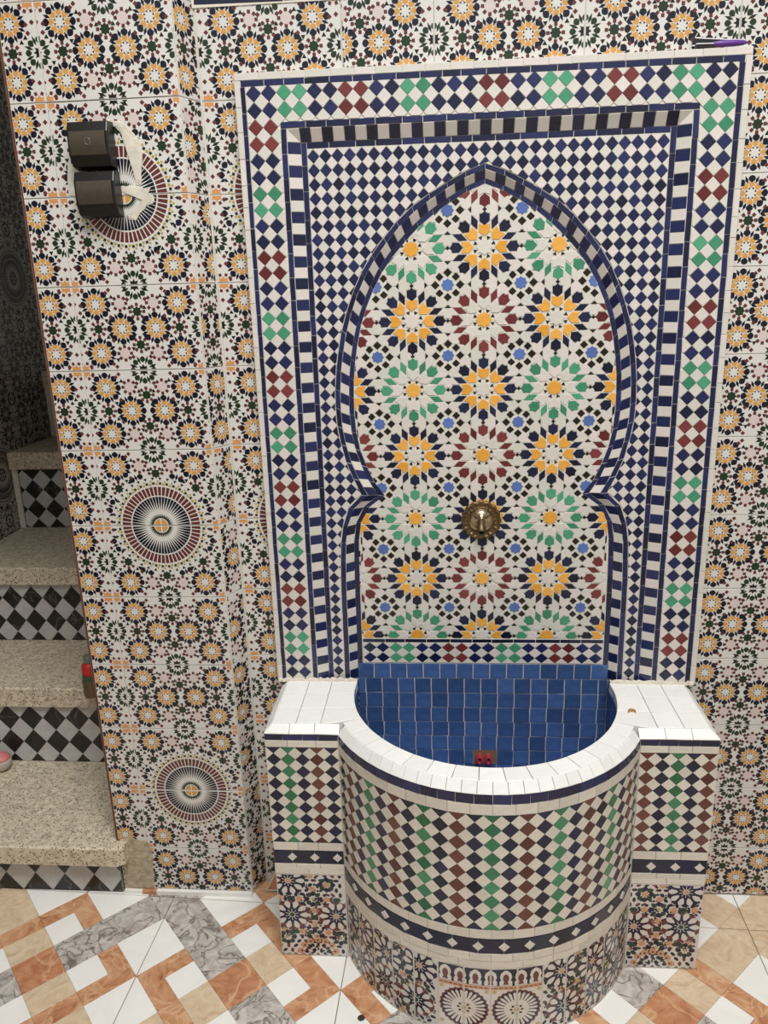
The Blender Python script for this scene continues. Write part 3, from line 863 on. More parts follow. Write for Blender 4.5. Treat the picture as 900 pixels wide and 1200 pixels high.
for sgn in (1, -1):
    dark_first = 1
    for O, I, nc, ns in ((OU, IU, 37, 20), (OL, IL, 21, 11)):
        def pt(O_, I_, k, t, y): return (sgn*(O_[k][0]+(I_[k][0]-O_[k][0])*t), y, O_[k][1]+(I_[k][1]-O_[k][1])*t)
        o_, i_ = band_pts(nc, O, I)
        for k in range(nc):
            dk = (k % 2 == (1 if (O is OU) else 0)) if sgn > 0 else (k % 2 == 0)
            c4 = (pt(o_, i_, k, .72, D2+.0012), pt(o_, i_, k+1, .72, D2+.0012), pt(o_, i_, k+1, .28, D1+.0012), pt(o_, i_, k, .28, D1+.0012))
            quad_tile('chequer_dark' if dk else 'chequer_white', c4, 'navy' if dk else 'white', arch, flip=(sgn < 0))
        for t0, t1, y in ((0, .28, D1+.0012), (.72, 1, D2+.0012)):
            o_, i_ = band_pts(ns, O, I)
            for k in range(ns):
                quad_tile('navy_strip', (pt(o_, i_, k, t1, y), pt(o_, i_, k+1, t1, y), pt(o_, i_, k+1, t0, y), pt(o_, i_, k, t0, y)), 'navy', arch, flip=(sgn < 0))
# rosette field
ros_outline = [(-x, z) for x, z in reversed(inner_poly)]+inner_poly[1:]
ros = slab('rosette_field', ros_outline, 'joint_white', panel, XZ(D2+.0012), -.006, 0)
CUSP = 1.238; RBOT = .829
up_poly = [(-x, z) for x, z in reversed(IU[::2])]+IU[2::2]
if IU[-1] not in up_poly: up_poly = [(-IU[-1][0], IU[-1][1])]+up_poly+[IU[-1]]
low_poly = [q for q in [(-x, z) for x, z in reversed(IL[::2])] if q[1] > RBOT]+[q for q in IL[::2] if q[1] > RBOT]
low_poly = [(-.331, RBOT)]+low_poly+[(.331, RBOT)]
up_in = inset(ccw(up_poly), .001); low_in = inset(ccw(low_poly), .001)
def cut_ros(p):
    p = ccw(p)
    ok = all((q[1] >= CUSP and inside(q, up_in)) or (q[1] < CUSP and inside(q, low_in)) for q in p)
    if ok: return [p]
    res = []
    for R_ in (up_in, low_in):
        q = clip_convex(p, R_)
        if len(q) >= 3 and area2(ccw(q)) > 8e-6: res.append(q)
    return res
CX, CZ, RZ0 = .1755, .1685, 1.848
items = []
def cellp(p, i, k): return [(i*CX+x*CX, RZ0-k*CZ+y*CZ) for x, y in p]
def put_p(nm, p, m, i, k):
    for q in cut_ros(inset(ccw(cellp(p, i, k)), .00022)): items.append((nm, q, m))
for i in range(-2, 3):
    for k in range(-1, 7):
        if (i+k) % 2 == 0: col = 'navy'; ring_c = 'yellow'; ctr = 'white'
        else: col = 'green' if abs(i) == 1 else 'red'; ring_c = 'white'; ctr = 'yellow'
        for p, role in zellij_rosette():
            if role in ('petal', 'kite'): put_p(role+'_tile', p, col if col != 'navy' else 'navy_dark', i, k)
            elif role == 'ring': put_p('ring_tile', p, ring_c, i, k)
            elif role == 'centre': put_p('centre_star', p, ctr, i, k)
            else: put_p('black_triangle', p, 'black', i, k)
        # blue star at the cell corner with its black squares
        put_p('blue_star', mv(star(8, .092, .074), .5, .5), 'sky', i, k)
        for d in range(8):
            if d % 2 == 0: put_p('black_square', mv(rot2([(.17-.06, 0), (.17, -.06), (.17+.06, 0), (.17, .06)], pi/4*d), .5, .5), 'black', i, k)
            else: put_p('black_square', mv(rot2(rect(.16-.041, .16+.041, -.041, .041), pi/4*d), .5, .5), 'black', i, k)
        for d in range(4): put_p('edge_triangle', mv(rot2([(.277, 0), (.322, -.045), (.322, .045)], pi/2*d), .5, .5), 'black', i, k)
        put_p('black_diamond', mv(ngon(4, .031), .5, 0), 'black', i, k); put_p('black_diamond', mv(ngon(4, .031), 0, .5), 'black', i, k)
        wa = [(.470, .024), (.450, .038), (.442, .075), (.349, .075), (.352, .090), (.430, .172), (.457, .173), (.543, .173), (.570, .172), (.648, .090), (.651, .075), (.558, .075), (.550, .038), (.530, .024), (.5, .034)]
        put_p('white_tile', wa, 'white', i, k); put_p('white_tile', [(x, -y) for x, y in wa], 'white', i, k)
        put_p('white_tile', [(y, x) for x, y in wa], 'white', i, k); put_p('white_tile', [(-y, x) for x, y in wa], 'white', i, k)
        wb = [(.434, .183), (.455, .183), (.498, .226), (.498, .268), (.438, .328), (.43, .341), (.349, .341), (.343, .305), (.364, .262), (.298, .194), (.316, .181)]
        for r4 in range(4):
            for fl_ in (0, 1):
                q = [(y, x) for x, y in wb] if fl_ else wb
                put_p('white_star_tile', rot2(q, pi/2*r4), 'white', i, k)
wh = [it for it in items if it[2] == 'white' and it[0] in ('white_tile', 'white_star_tile')]
batch(wh, ros, XZ(D2+.0012), h=.0009, bev=.0003, wob=.003)
batch([it for it in items if it not in wh], ros, XZ(D2+.0012), h=.0013, bev=.0003, wob=.004)
# lower border above the basin
YL = .0262
lowb = Geo().box(-.3295, .3295, YL+.0012, WALL_Y+.005, .7545, .8275).build('lower_border', 'grout', panel)
fl2 = XZ(YL+.0012)
strip_run('navy_strip', -.3285, .3285, .8175, .8270, 'navy_dark', lowb, fl2, seg=.06)
items = []
seq = 'bbggbbrrbbggbbrrbb'; pw = .655/18; ph = .0305
for i in range(18):
    for j in range(2):
        items.append((cm[seq[i]][0], loz(-.3275+(i+.5)*pw, .8165-(j+.5)*ph, pw/2-.0007, ph/2-.0007), cm[seq[i]][1], 'low'))
for i in range(19):
    for j in range(3):
        p = clip_rect(loz(-.3275+i*pw, .8165-j*ph, pw/2-.0007, ph/2-.0007), -.3275, .3275, .7555, .8165)
        if len(p) >= 3: items.append(('white_lozenge' if len(p) == 4 else 'white_triangle', p, 'white'))
batch(items, lowb, fl2)

# ================================================================== BASIN
basin = thing('fountain_basin', 'half-round mosaic fountain basin with white tiled rim and two side benches, blue inside', 'fountain basin', (0, -.2, 0))
CY = -.05; RI = .346; RO = .4135; CT = .710
BX = .556; BY = -.243
core = Geo()
N_ = 48
pts_o = [(RO*sin(-pi/2+pi*i/N_), CY-RO*cos(-pi/2+pi*i/N_)) for i in range(N_+1)]
pts_i = [((RI+.004)*sin(-pi/2+pi*i/N_), CY-(RI+.004)*cos(-pi/2+pi*i/N_)) for i in range(N_+1)]
v = []
for z in (0.0, .6885):
    v += [(x, y, z) for x, y in pts_o]+[(x, y, z) for x, y in pts_i]
m_ = N_+1
f = []
for i in range(N_):
    f += [(i, i+1, 2*m_+i+1, 2*m_+i), (m_+i+1, m_+i, 3*m_+i, 3*m_+i+1), (2*m_+i, 2*m_+i+1, 3*m_+i+1, 3*m_+i), (i+1, i, m_+i, m_+i+1)]
core.add(v, f)
for s in (-1, 1):
    a, b = sorted((s*.352, s*(BX-.002)))
    core.box(a, b, BY+.003, WALL_Y, 0, .688)
    a, b = sorted((s*.3500, s*.42)); core.box(a, b, -.06, WALL_Y, 0, .687)
core.box(-.345, .345, .0276, WALL_Y+.004, 0, .7075); core.box(-.329, .329, .0276, WALL_Y+.004, .7075, .7540)
body = core.build('mortar_core', 'grout', basin)
Geo().add([(x, y, .40) for x, y in pts_i]+[(x, .022, .40) for x in (.35, -.35)], [tuple(range(N_+3))]).build('basin_floor', 'blue_basin', basin)
# --- cap: bench tops
fc = XY(CT)
ZC = .003
def arc_pts(r, a0, a1, n): return [(r*cos(radians(a0+(a1-a0)*k/n)), CY+r*sin(radians(a0+(a1-a0)*k/n))) for k in range(n+1)]
def cap(p, nm='cap_tile'): tile(nm, inset(ccw(p), .0007), 'cap_white', basin, fc, h=.003, bev=.001, wob=.004, low=.0225)
EB = -.222; EX = .538
for s in (1, -1):
    xs = [.415, .478, EX]; ys = [-.0015, -.075, -.150, EB]
    def S(p): return [(s*x, y) for x, y in p]
    for a, b in zip(xs, xs[1:]):
        for y1, y0 in zip(ys, ys[1:]):
            d = random.uniform(-.004, .004)
            cap(S(rect(a, b, y0, y1)))
    ang = lambda y: math.degrees(math.asin((y-CY)/RI))
    cap(S([(.3435, -.0015)]+arc_pts(RI, ang(-.02), ang(-.075), 4)+[(.415, -.075), (.415, -.0015)]))
    cap(S(arc_pts(RI, ang(-.075), ang(-.145), 5)+[(.415, -.150), (.415, -.075)]))
    e = arc_pts(.396, -24.8, -24.8, 1)[0]
    cap(S(arc_pts(RI, ang(-.145), -24.8, 3)+[(.372, -.2175), (.398, EB), (.415, EB), (.415, -.150)]))
nW = 15
for i in range(nW):
    a0 = -24.8-130.4*i/nW; a1 = -24.8-130.4*(i+1)/nW
    ro = .397
    cap(arc_pts(RI, a0, a1, 4)+list(reversed(arc_pts(ro, a0, a1, 4))), 'rim_tile')
# rim bevel and bench bevel
def drum(theta, r, z, tilt_r=0, tilt_z=0): return (r*sin(theta), CY-r*cos(theta), z)
TH0 = radians(62.6)
nb = 26
for i in range(nb):
    t0 = -TH0+2*TH0*i/nb; t1 = -TH0+2*TH0*(i+1)/nb
    quad_tile('bevel_tile', (drum(t0, .4155, .690), drum(t1, .4155, .690), drum(t1, .3975, .7125), drum(t0, .3975, .7125)), 'cap_white', basin, h=.0016, bev=.001)
for s in (1, -1):
    xs = [.366+(.556-.366)*k/3 for k in range(4)]
    for a, b in zip(xs, xs[1:]):
        c4 = ((s*a, BY-.002, .694), (s*b, BY-.002, .694), (s*min(b, EX), EB, .7115), (s*a, EB, .7115))
        quad_tile('bevel_tile', c4, 'cap_white', basin, bev=.001, flip=(s < 0))
    ys = [-.0015, -.06, -.12, -.18, BY]
    for y1, y0 in zip(ys, ys[1:]):
        c4 = ((s*(BX+.001), y0, .694), (s*(BX+.001), y1, .694), (s*EX, y1, .7115), (s*EX, max(y0, EB), .7115))
        quad_tile('bevel_tile', c4, 'cap_white', basin, bev=.001, flip=(s < 0))
# grout bead where the panel meets the bench
for s in (-1, 1):
    P = []
    rnd = random.Random(5+s)
    n = 34; bead = Geo(); v = []
    for k in range(n+1):
        x = s*(.345+(.565-.345)*k/n); w = .006+rnd.uniform(-.002, .003); hh = .006+rnd.uniform(-.0025, .004)
        v += [(x, -.002-w, CT+.001), (x, -.003-w*.6, CT+.003+hh*.7), (x, .002, CT+.003+hh), (x, .006, CT)]
    f = []
    for k in range(n):
        for q in range(3):
            a = (4*k+q, 4*k+4+q, 4*k+5+q, 4*k+1+q); f.append(a if s > 0 else tuple(reversed(a)))
    obj('grout_bead', mesh('grout_bead', v, f, 'plaster'), basin)
# --- front bands
def bands(kind):
    if kind == 'bench': return dict(nv=(.676, .6935), b1=(.656, .675), lz=(.372, .655), b2=(.347, .371), nd=(.305, .346), b3=(.272, .304), base=(.004, .271))
    return dict(nv=(.666, .6885), b1=(.638, .665), lz=(.328, .637), b2=(.302, .327), nd=(.259, .301), b3=(.217, .258), base=(.004, .216))
W = {'w': ('white_lozenge', 'white'), 'b': ('navy_lozenge', 'navy_dark'), 'g': ('green_lozenge', 'green_deep'), 'r': ('brown_lozenge', 'brown')}
# benches
def decor_ground(x0, x1, y0, y1, seed):
    out = []; rnd = random.Random(seed); n = 0
    y = y0
    while y < y1:
        x = x0+(1.0 if n % 2 else 0)
        while x < x1:
            a = rnd.choice((0, 45, 90, 135))
            out.append((mv(rot2([(-.85, 0), (-.4, .42), (.4, .42), (.85, 0), (.4, -.42), (-.4, -.42)], radians(a)), x, y), rnd.choice(('d_navy', 'd_green', 'd_maroon', 'd_navy')), -.5))
            x += 2.0
        y += 1.55; n += 1
    return out
def leafs(cx, cy, R, ctr, rim):
    out = []
    A = lambda p, d: mv(rot2(p, radians(d)), cx, cy, R)
    out.append((A(star(10, 1.0, .90, 18), 0), rim)); out.append((A(star(10, .74, .66), 0), 'd_navy', 1))
    for i in range(10):
        d = 36*i
        out.append((A([(.40, 0), (.52, .10), (.74, .165), (.87, .09), (.91, 0), (.87, -.09), (.74, -.165), (.52, -.10)], d), 'd_white', 2))
        out.append((A([(.14, -.012), (.36, -.02), (.36, .02), (.14, .012)], d+18), 'd_white', 2))
        out.append((A([(1.04, 0), (.98, .12), (1.12, .10)], d+18), 'd_navy', 1)); out.append((A([(1.04, 0), (.98, -.12), (1.12, -.10)], d+18), 'd_navy', 1))
    out.append((A(ngon(10, .17), 0), 'd_white', 2)); out.append((A(ngon(8, .14), 0), ctr, 3))
    return out
def decor(mirror=False):
    P = decor_ground(0, 17.5, 0, 27, 4)
    leaf_rosette = lambda cx, cy, R, ctr='d_orange': P.extend(leafs(cx, cy, R, ctr, 'd_navy' if R < 5 else 'd_maroon'))
    leaf_rosette(3.1, 24.6, 4.9); leaf_rosette(3.6, 13.5, 5.1, 'd_green'); leaf_rosette(15.6, 13.3, 5.0)
    for x, y in ((9.5, 22), (5.8, 18.7), (13.2, 18.6), (9.7, 15), (9.7, 10.6), (.6, 18.9), (6.2, 8.1), (13.2, 7.8), (1.3, 8.1), (9.0, 26.3), (13.4, 23.5)):
        P.append((mv(star(8, 1.1, .75), x, y), 'd_orange')); 
        for d in range(8): P.append((mv(rot2([(1.15, 0), (1.55, .42), (2.1, 0), (1.55, -.42)], radians(45*d+22.5)), x, y), 'd_maroon' if y < 16 else 'd_navy'))
    for x, y in ((9.6, 18.8), (13.4, 23.5), (2.0, 6.0), (9.6, 6.6), (16.5, 6)):
        P.append((mv(star(8, .6, .4), x, y), 'd_gold'))
        for d in range(8):
            P.append((mv(rot2([(.9, 0), (1.3, .58), (2.1, .6), (2.5, 0), (2.1, -.6), (1.3, -.58)], radians(45*d)), x, y), 'd_green' if d % 2 else 'd_navy'))
    for x, y in ((3.4, 18.8), (9.7, 12.8), (4.0, 7.9), (16, 18.6), (15.7, 7.4)):
        P.append((mv([(-1.2, 0), (-.6, .7), (.6, .7), (1.2, 0), (.6, -.7), (-.6, -.7)], x, y), 'd_green'))
    cx, cy = 10.2, .4
    for i in range(14):
        d = 360*(i+.5)/14
        A = lambda p: mv(rot2(p, radians(d)), cx, cy)
        P.append((A([(3.9, 0), (4.4, .95), (5.5, .8), (5.9, 0), (5.5, -.8), (4.4, -.95)]), 'd_orange'))
        P.append((A([(4.3, 0), (4.7, .4), (5.1, 0), (4.7, -.4)]), 'd_maroon'))
        P.append((A([(2.6, 0), (3.1, .45), (3.7, .4), (4.0, 0), (3.7, -.4), (3.1, -.45)]), 'd_green' if i % 2 else 'd_navy'))
        P.append((A([(1.2, 0), (1.7, .3), (2.5, 0), (1.7, -.3)]), 'd_navy'))
    if mirror: P = [(mv(mir(t[0]), 17.2, 0),)+tuple(t[1:]) for t in P]
    return P
def drum_decor():
    """left-hand and right-hand field of the drum's foot: rosettes in rows (cm, x from the middle)"""
    P = decor_ground(-54, -13.4, 0, 22, 8)+decor_ground(13.4, 54, 0, 22, 9)
    leaf = lambda cx, cy, R, ctr: P.extend(leafs(cx, cy, R, ctr, 'd_navy' if cy > 14 else 'd_maroon'))
    for s in (-1, 1):
        for i in range(4):
            x = s*(17.5+9.6*i)
            leaf(x, 17.5 if i % 2 == 0 else 15.6, 5.0, 'd_orange'); leaf(x+s*1.0, 6.6, 5.0, 'd_green')
            for yy in (1.0, 12.2, 21.0):
                P.append((mv(star(8, 1.0, .65), x+s*4.8, yy), 'd_orange'))
                for d in range(8): P.append((mv(rot2([(1.1, 0), (1.5, .55), (2.2, .5), (2.5, 0), (2.2, -.5), (1.5, -.55)], radians(45*d)), x+s*4.8, yy), 'd_green' if d % 2 else 'd_navy'))
            for yy in (3.9, 9.4, 15.2, 18.4):
                P.append((mv([(-.65, 0), (-.4, 1.0), (.4, 1.0), (.65, 0), (.4, -1.0), (-.4, -1.0)], x+s*4.8, yy), 'd_green'))
                P.append((mv(star(8, .7, .45), x+s*4.8+1.6, yy+.4), 'd_gold'))
            P.append((mv(star(8, .9, .6), x, 12.1), 'd_orange'))
            for q in (-2, 2): P.append((mv([(-.9, 0), (-.4, .5), (.4, .5), (.9, 0), (.4, -.5), (-.4, -.5)], x+q, 12.0), 'd_green'))
    # the four middle strips: row of little arches, cord, two medallions
    H = 21.2
    P = [t for t in P if abs(cen(t[0])[0]) > 13.0]
    P.append((rect(-12.6, 12.6, 0, H), 'd_white', -.4))
    P.append((rect(-12.6, 12.6, H-5.2, H-.3), 'd_navy'))
    for i in range(7):
        x = -12.6+3.6*(i+.5)
        P.append((mv([(-1.5, 0), (-1.5, 1.2), (-1.15, 1.6), (-1.45, 2.5), (-1.2, 3.6), (-.5, 4.3), (0, 4.5), (.5, 4.3), (1.2, 3.6), (1.45, 2.5), (1.15, 1.6), (1.5, 1.2), (1.5, 0)], x, H-5.1), 'd_white', 1))
        P.append((mv([(-.75, 0.3), (-.45, 1.0), (-.75, 2.0), (-.6, 2.9), (0, 3.5), (.6, 2.9), (.75, 2.0), (.45, 1.0), (.75, .3)], x, H-5.1), 'd_maroon', 2))
    P.append((rect(-12.6, 12.6, H-6.4, H-5.3), 'd_orange'))
    for i in range(21): P.append((rect(-12.3+1.2*i, -11.5+1.2*i, H-6.0, H-5.7), 'd_maroon', 1))
    for cx in (-6.3, 6.3):
        cy = H-12.4
        A = lambda p, d: mv(rot2(p, radians(d)), cx, cy)
        P.append((mv(ngon(52, 5.75), cx, cy), 'd_navy'))
        P.append((mv(ngon(26, 3.0), cx, cy), 'd_white', 1))
        for i in range(26):
            d = 360*i/26
            P.append((A([(2.6, .25), (4.9, .36), (5.3, 0), (4.9, -.36), (2.6, -.25)], d), 'd_white', 1))
            P.append((A([(5.2, 0), (5.5, .55), (6.0, .3), (6.0, -.3), (5.5, -.55)], d), 'd_maroon', 1))
        for i in range(8):
            P.append((A([(.9, 0), (1.3, .4), (1.8, 0), (1.3, -.4)], 45*i), 'd_green', 2))
        P.append((A(star(8, .85, .55), 0), 'd_gold', 2))
        for q in (-1, 1):
            for r_ in (-1, 1): P.append((mv(star(8, .7, .45), cx+q*5.4, cy+r_*5.4), 'd_gold'))
    return P
Bd = bands('bench')
DECL, DECR = decor(False), decor(True)
for s in (-1, 1):
    fr = XZ(BY+.0015)
    x0, x1 = sorted((s*.370, s*.555))
    strip_run('navy_strip', x0, x1, *Bd['nv'], 'navy', basin, fr, seg=.042)
    strip_run('beige_strip', x0, x1, *Bd['b1'], 'beige', basin, fr, seg=.06)
    strip_run('beige_strip', x0, x1, *Bd['b2'], 'beige', basin, fr, seg=.06)
    strip_run('beige_strip', x0, x1, Bd['b3'][0]+.016, Bd['b3'][1], 'beige', basin, fr, seg=.06)
    strip_run('beige_strip', x0, x1, Bd['b3'][0], Bd['b3'][0]+.0155, 'beige', basin, fr, seg=.09)
    items = []
    pw = (x1-x0)/5; z0, z1 = Bd['lz']; ph = (z1-z0)/8
    seq = 'bgbrb' if s < 0 else 'rbgbr'
    for i in range(-1, 6):
        for j in range(-1, 10):
            if 0 <= i < 5:
                p = clip_rect(loz(x0+(i+.5)*pw, z0+j*ph, pw/2-.0006, ph/2-.0006), x0, x1, z0, z1)
                if len(p) >= 3: items.append((W[seq[i]][0] if len(p) == 4 else W[seq[i]][0].replace('lozenge', 'triangle'), p, W[seq[i]][1]))
            p = clip_rect(loz(x0+(i+1)*pw, z0+(j+.5)*ph, pw/2-.0006, ph/2-.0006), x0, x1, z0, z1)
            if len(p) >= 3: items.append(('white_lozenge' if len(p) == 4 else 'white_triangle', p, 'beige'))
    batch(items, basin, fr)
    z0, z1 = Bd['nd']; npc = 3; pw = .060
    xs = [x0]+[x0+.048+pw*k for k in range(3) if x0+.048+pw*k < x1-.01]+[x1]
    for a, b in zip(xs, xs[1:]): tile('navy_band_tile', rect(a+.0006, b-.0006, z0+.001, z1-.001), 'navy_dark', basin, fr, h=.0012)
    for a in xs[1:-1]: tile('white_diamond', loz(a, (z0+z1)/2, .0125, .0125), 'white', basin, fr, h=.0022)
    z0, z1 = Bd['base']
    me = print_mesh('dec%d' % s, 0, (x1-x0)*100, 0, (z1-z0)*100, base='d_white', pats=DECL if s < 0 else DECR, name='decor_tile')
    obj('decor_tile', me, basin, fr.M(x0, z0, .001))
    # outer side of the bench: plain bands continued round the corner
    fr = Frame((s*(BX-.001), 0, 0), (0, 1, 0) if s > 0 else (0, -1, 0), (0, 0, 1))
    a0, a1 = (BY+.001, WALL_Y) if s > 0 else (-WALL_Y, -BY-.001)
    strip_run('navy_strip', a0, a1, *Bd['nv'], 'navy', basin, fr, seg=.05)
    for q in ('b1', 'b2', 'b3'): strip_run('beige_strip', a0, a1, *Bd[q], 'beige', basin, fr, seg=.06)
    strip_run('navy_band_tile', a0, a1, Bd['nd'][0]+.001, Bd['nd'][1]-.001, 'navy_dark', basin, fr, seg=.06)
    items = []
    npw = 7; pw = (a1-a0)/npw; z0, z1 = Bd['lz']; ph = (z1-z0)/8
    for i in range(npw+1):
        for j in range(9):
            c = 'bgbr'[i % 4]
            p = clip_rect(loz(a0+(i+.5)*pw, z0+j*ph, pw/2-.0006, ph/2-.0006), a0, a1, z0, z1)
            if len(p) >= 3: items.append(('side_lozenge', p, W[c][1]))
            p = clip_rect(loz(a0+i*pw, z0+(j+.5)*ph, pw/2-.0006, ph/2-.0006), a0, a1, z0, z1)
            if len(p) >= 3: items.append(('side_white_lozenge', p, 'beige'))
    batch(items, basin, fr)
    z0, z1 = Bd['base']
    obj('decor_tile', print_mesh('dec%d' % -s, 0, 17.2, 0, (z1-z0)*100, base='d_white', pats=DECR if s < 0 else DECL, name='decor_tile'), basin, fr.M(a0+.004, z0, .0005))
    obj('decor_tile', print_mesh('dec%d' % -s, 0, (a1-a0)*100-17.8, 0, (z1-z0)*100, base='d_white', pats=DECR if s < 0 else DECL, name='decor_tile'), basin, fr.M(a0+.177, z0, .0005))
# drum
Dd = bands('drum')
def dfr(t, r=RO): return Frame((r*sin(t), CY-r*cos(t), 0), (cos(t), sin(t), 0), (0, 0, 1))
def around(name, z0, z1, m, seg, gap=.0007, h=.0016, th=TH0):
    n = round(2*th*RO/seg)
    for i in range(n):
        t = -th+2*th*(i+.5)/n; w = 2*RO*math.tan(th/n)
        tile(name, rect(-w/2+gap, w/2-gap, z0, z1), m, basin, dfr(t, RO*cos(th/n)+.0006), h=h)
around('navy_strip', *Dd['nv'], 'navy', .042)
around('beige_strip', *Dd['b1'], 'beige', .05)
around('beige_strip', *Dd['b2'], 'beige', .05)
around('beige_strip', Dd['b3'][0]+.02, Dd['b3'][1], 'beige', .05)
around('beige_strip', Dd['b3'][0], Dd['b3'][0]+.0193, 'beige', .075)
nc = 23; dt = 2*TH0/nc; pw = 2*RO*math.tan(dt/2); z0, z1 = Dd['lz']; ph = (z1-z0)/8
for i in range(-11, 13):
    for j in range(9):
        c = {0: 'g', 1: 'b', 2: 'r', 3: 'b'}[i % 4]
        if i < 12:
            p = clip_rect(loz(0, z0+j*ph, pw/2-.0007, ph/2-.0007), -1, 1, z0, z1)
            if len(p) >= 3: tile(W[c][0] if len(p) == 4 else W[c][0].replace('lozenge', 'triangle'), p, W[c][1], basin, dfr(i*dt), key='dr%d' % (0 if 0 < j < 8 else j+1))
        if j < 8:
            p = loz(0, z0+(j+.5)*ph, pw/2-.0007, ph/2-.0007)
            t = (i-.5)*dt
            if i == -11: p = clip_rect(p, 0, 1, 0, 1)
            if i == 12: p = clip_rect(p, -1, 0, 0, 1)
            tile('white_drum_lozenge', p, 'beige', basin, dfr(t), key='dw%d' % (0 if -11 < i < 12 else i))
for i in range(23):
    for zz, up in ((z0, 1), (z1, -1)):
        pass
nd = 15; dt2 = 2*TH0/nd; z0, z1 = Dd['nd']; wband = 2*RO*math.tan(dt2/2)
for i in range(nd):
    t = -TH0+dt2*(i+.5)
    # two flat halves follow the curve between diamonds
    tile('navy_band_tile', rect(-wband/2+.0006, wband/2-.0006, z0+.001, z1-.001), 'navy_dark', basin, dfr(t, RO*cos(dt2/2)+.0010), h=.0014)
for i in range(1, nd):
    t = -TH0+dt2*i
    tile('white_diamond', loz(0, (z0+z1)/2, .0128, .0128), 'white', basin, dfr(t, RO+.0005), h=.0028, wob=.004)
ns = 15; sw = 6.3; DD = drum_decor(); z0, z1 = Dd['base']
dts = sw/100/RO
for i in range(ns):
    t = (i-(ns-1)/2)*dts
# strips are centred so that a joint falls on the middle of the drum
for i in range(-7, 7):
    t = (i+.5)*dts
    me = print_mesh('drum', i*sw, (i+1)*sw, 0, (z1-z0)*100, base='d_white', pats=DD, name='decor_strip')
    obj('decor_strip', me, basin, dfr(t, RO*cos(dts/2)+.0012).M(-sw/200, z0, 0))
for s in (-1, 1):
    t = s*(7*dts+(TH0-7*dts)/2+.01)
    w = (TH0-7*dts)*RO*100
    obj('decor_strip', print_mesh('drum', 7*sw if s > 0 else -7*sw-w, 7*sw+w if s > 0 else -7*sw, 0, (z1-z0)*100, base='d_white', pats=DD, name='decor_strip'), basin, dfr(t, RO+.0006).M(-w/200, z0, 0))
# --- blue tiles inside
YB = .0264
fbk = XZ(YB)
tp = .0455; zt0 = .7535
ncol = 15; cwid = .692/ncol
for j in range(8):
    off = (0, .0215, .0225, .0205, .0235, .0210, .0225, .0215)[j]
    xs = [-.346]+[-.346+off+cwid*k for k in range(1 if off < .01 else 0, ncol+1) if -.346+off+cwid*k < .340]+[.346]
    xs = [x for k, x in enumerate(xs) if k == 0 or x-xs[k-1] > .004]
    z1 = zt0-j*tp
    for a, b in zip(xs, xs[1:]):
        if j == 6 and a < .046 and b > -.022:
            # tiles cut back around the outlet
            for (p0, p1) in ((a, min(b, -.022)), (max(a, .046), b)):
                if p1-p0 > .006: tile('blue_tile', rect(p0+.0006, p1-.0006, z1-tp+.0006, z1-.0006), 'blue_basin', basin, fbk, h=.002, wob=.012)
            continue
        tile('blue_tile', rect(a+.0012, b-.0012, z1-tp+.0012, z1-.0012), 'blue_basin', basin, fbk, h=.0008, bev=.0005, wob=.010)
nin = 22
for j in range(7):
    z1 = .7075-j*tp
    for i in range(nin):
        t = -pi/2+pi*(i+.5)/nin
        w = 2*RI*math.tan(pi/nin/2)
        fr = Frame(((RI+.003)*sin(t), CY-(RI+.003)*cos(t), 0), (-cos(t), -sin(t), 0), (0, 0, 1))
        tile('curved_wall_tile', rect(-w/2+.0006, w/2-.0006, z1-tp+.0006, z1-.0006), 'blue_basin', basin, fr, h=.002, wob=.01)
for s in (-1, 1):
    for j in range(7):
        z1 = .7075-j*tp
        fr = Frame((s*.3485, 0, 0), (0, -s, 0), (0, 0, 1))
        a, b = sorted((-s*CY*1.0, -s*YB)); 
        fr2 = Frame((s*.3485, 0, 0), (0, -1, 0) if s > 0 else (0, 1, 0), (0, 0, 1))
        lo, hi = (-YB, -CY) if s > 0 else (CY, YB)
        tile('curved_wall_tile', rect(lo+.0006, hi-.0006, z1-tp+.0006, z1-.0006), 'blue_basin', basin, fr2, h=.002)
# outlet: broken mortar pocket with two red pipe ends
zt = zt0-6*tp
og = Geo().box(-.0215, .0455, YB-.0005, YB+.001, zt-tp, zt-.001)
outlet = og.build('outlet_pocket', 'rust', basin, label='broken mortar pocket')
for x in (-.004, .021):
    v, f = lathe([(.0095, 0), (.0105, .002), (.0105, .014), (.006, .017), (.005, .010)], 16)
    obj('pipe_end', mesh('pipe_end', v, f, 'red_plastic', smooth=False), outlet, Matrix.Translation((x, YB+.001, zt-.026)) @ Matrix.Rotation(pi/2, 4, 'X') @ Matrix.Diagonal((1, 1.6, 1, 1)), label='red plastic pipe end')

# ================================================================== SPOUT
spout = thing('fountain_spout', 'round brass lion-mask water spout in the middle of the rosettes', 'spout', (-.004, D2, 1.170))
def gauss(d, s): return math.exp(-d*d/(2*s*s))
v = []; f = []; nr, na = 22, 96; RP = .0515
def rim_r(a): return RP*(1+.035*cos(16*a))
for i in range(nr+1):
    for k in range(na):
        a = 2*pi*k/na; t = i/nr; r = rim_r(a)*t
        h = .003+.0035*gauss(t-.93, .06)+.0022*gauss(t-.62, .04)+.0012*cos(24*a)*gauss(t-.80, .08)
        v.append((r*cos(a), -h, r*sin(a)))
for i in range(nr):
    for k in range(na): f.append((i*na+k, (i+1)*na+k, (i+1)*na+(k+1) % na, i*na+(k+1) % na))
b0 = len(v)
for k in range(na):
    a = 2*pi*k/na; v.append((rim_r(a)*cos(a), .001, rim_r(a)*sin(a)))
for k in range(na): f.append((nr*na+k, b0+k, b0+(k+1) % na, nr*na+(k+1) % na))
f = [tuple(reversed(q)) for q in f]
def fix(vs, fs): return vs, fs
TSP = Matrix.Translation((-.004, D2-.0016, 1.170))
obj('back_plate', mesh('back_plate', v, f, 'brass', smooth=True), spout, TSP)
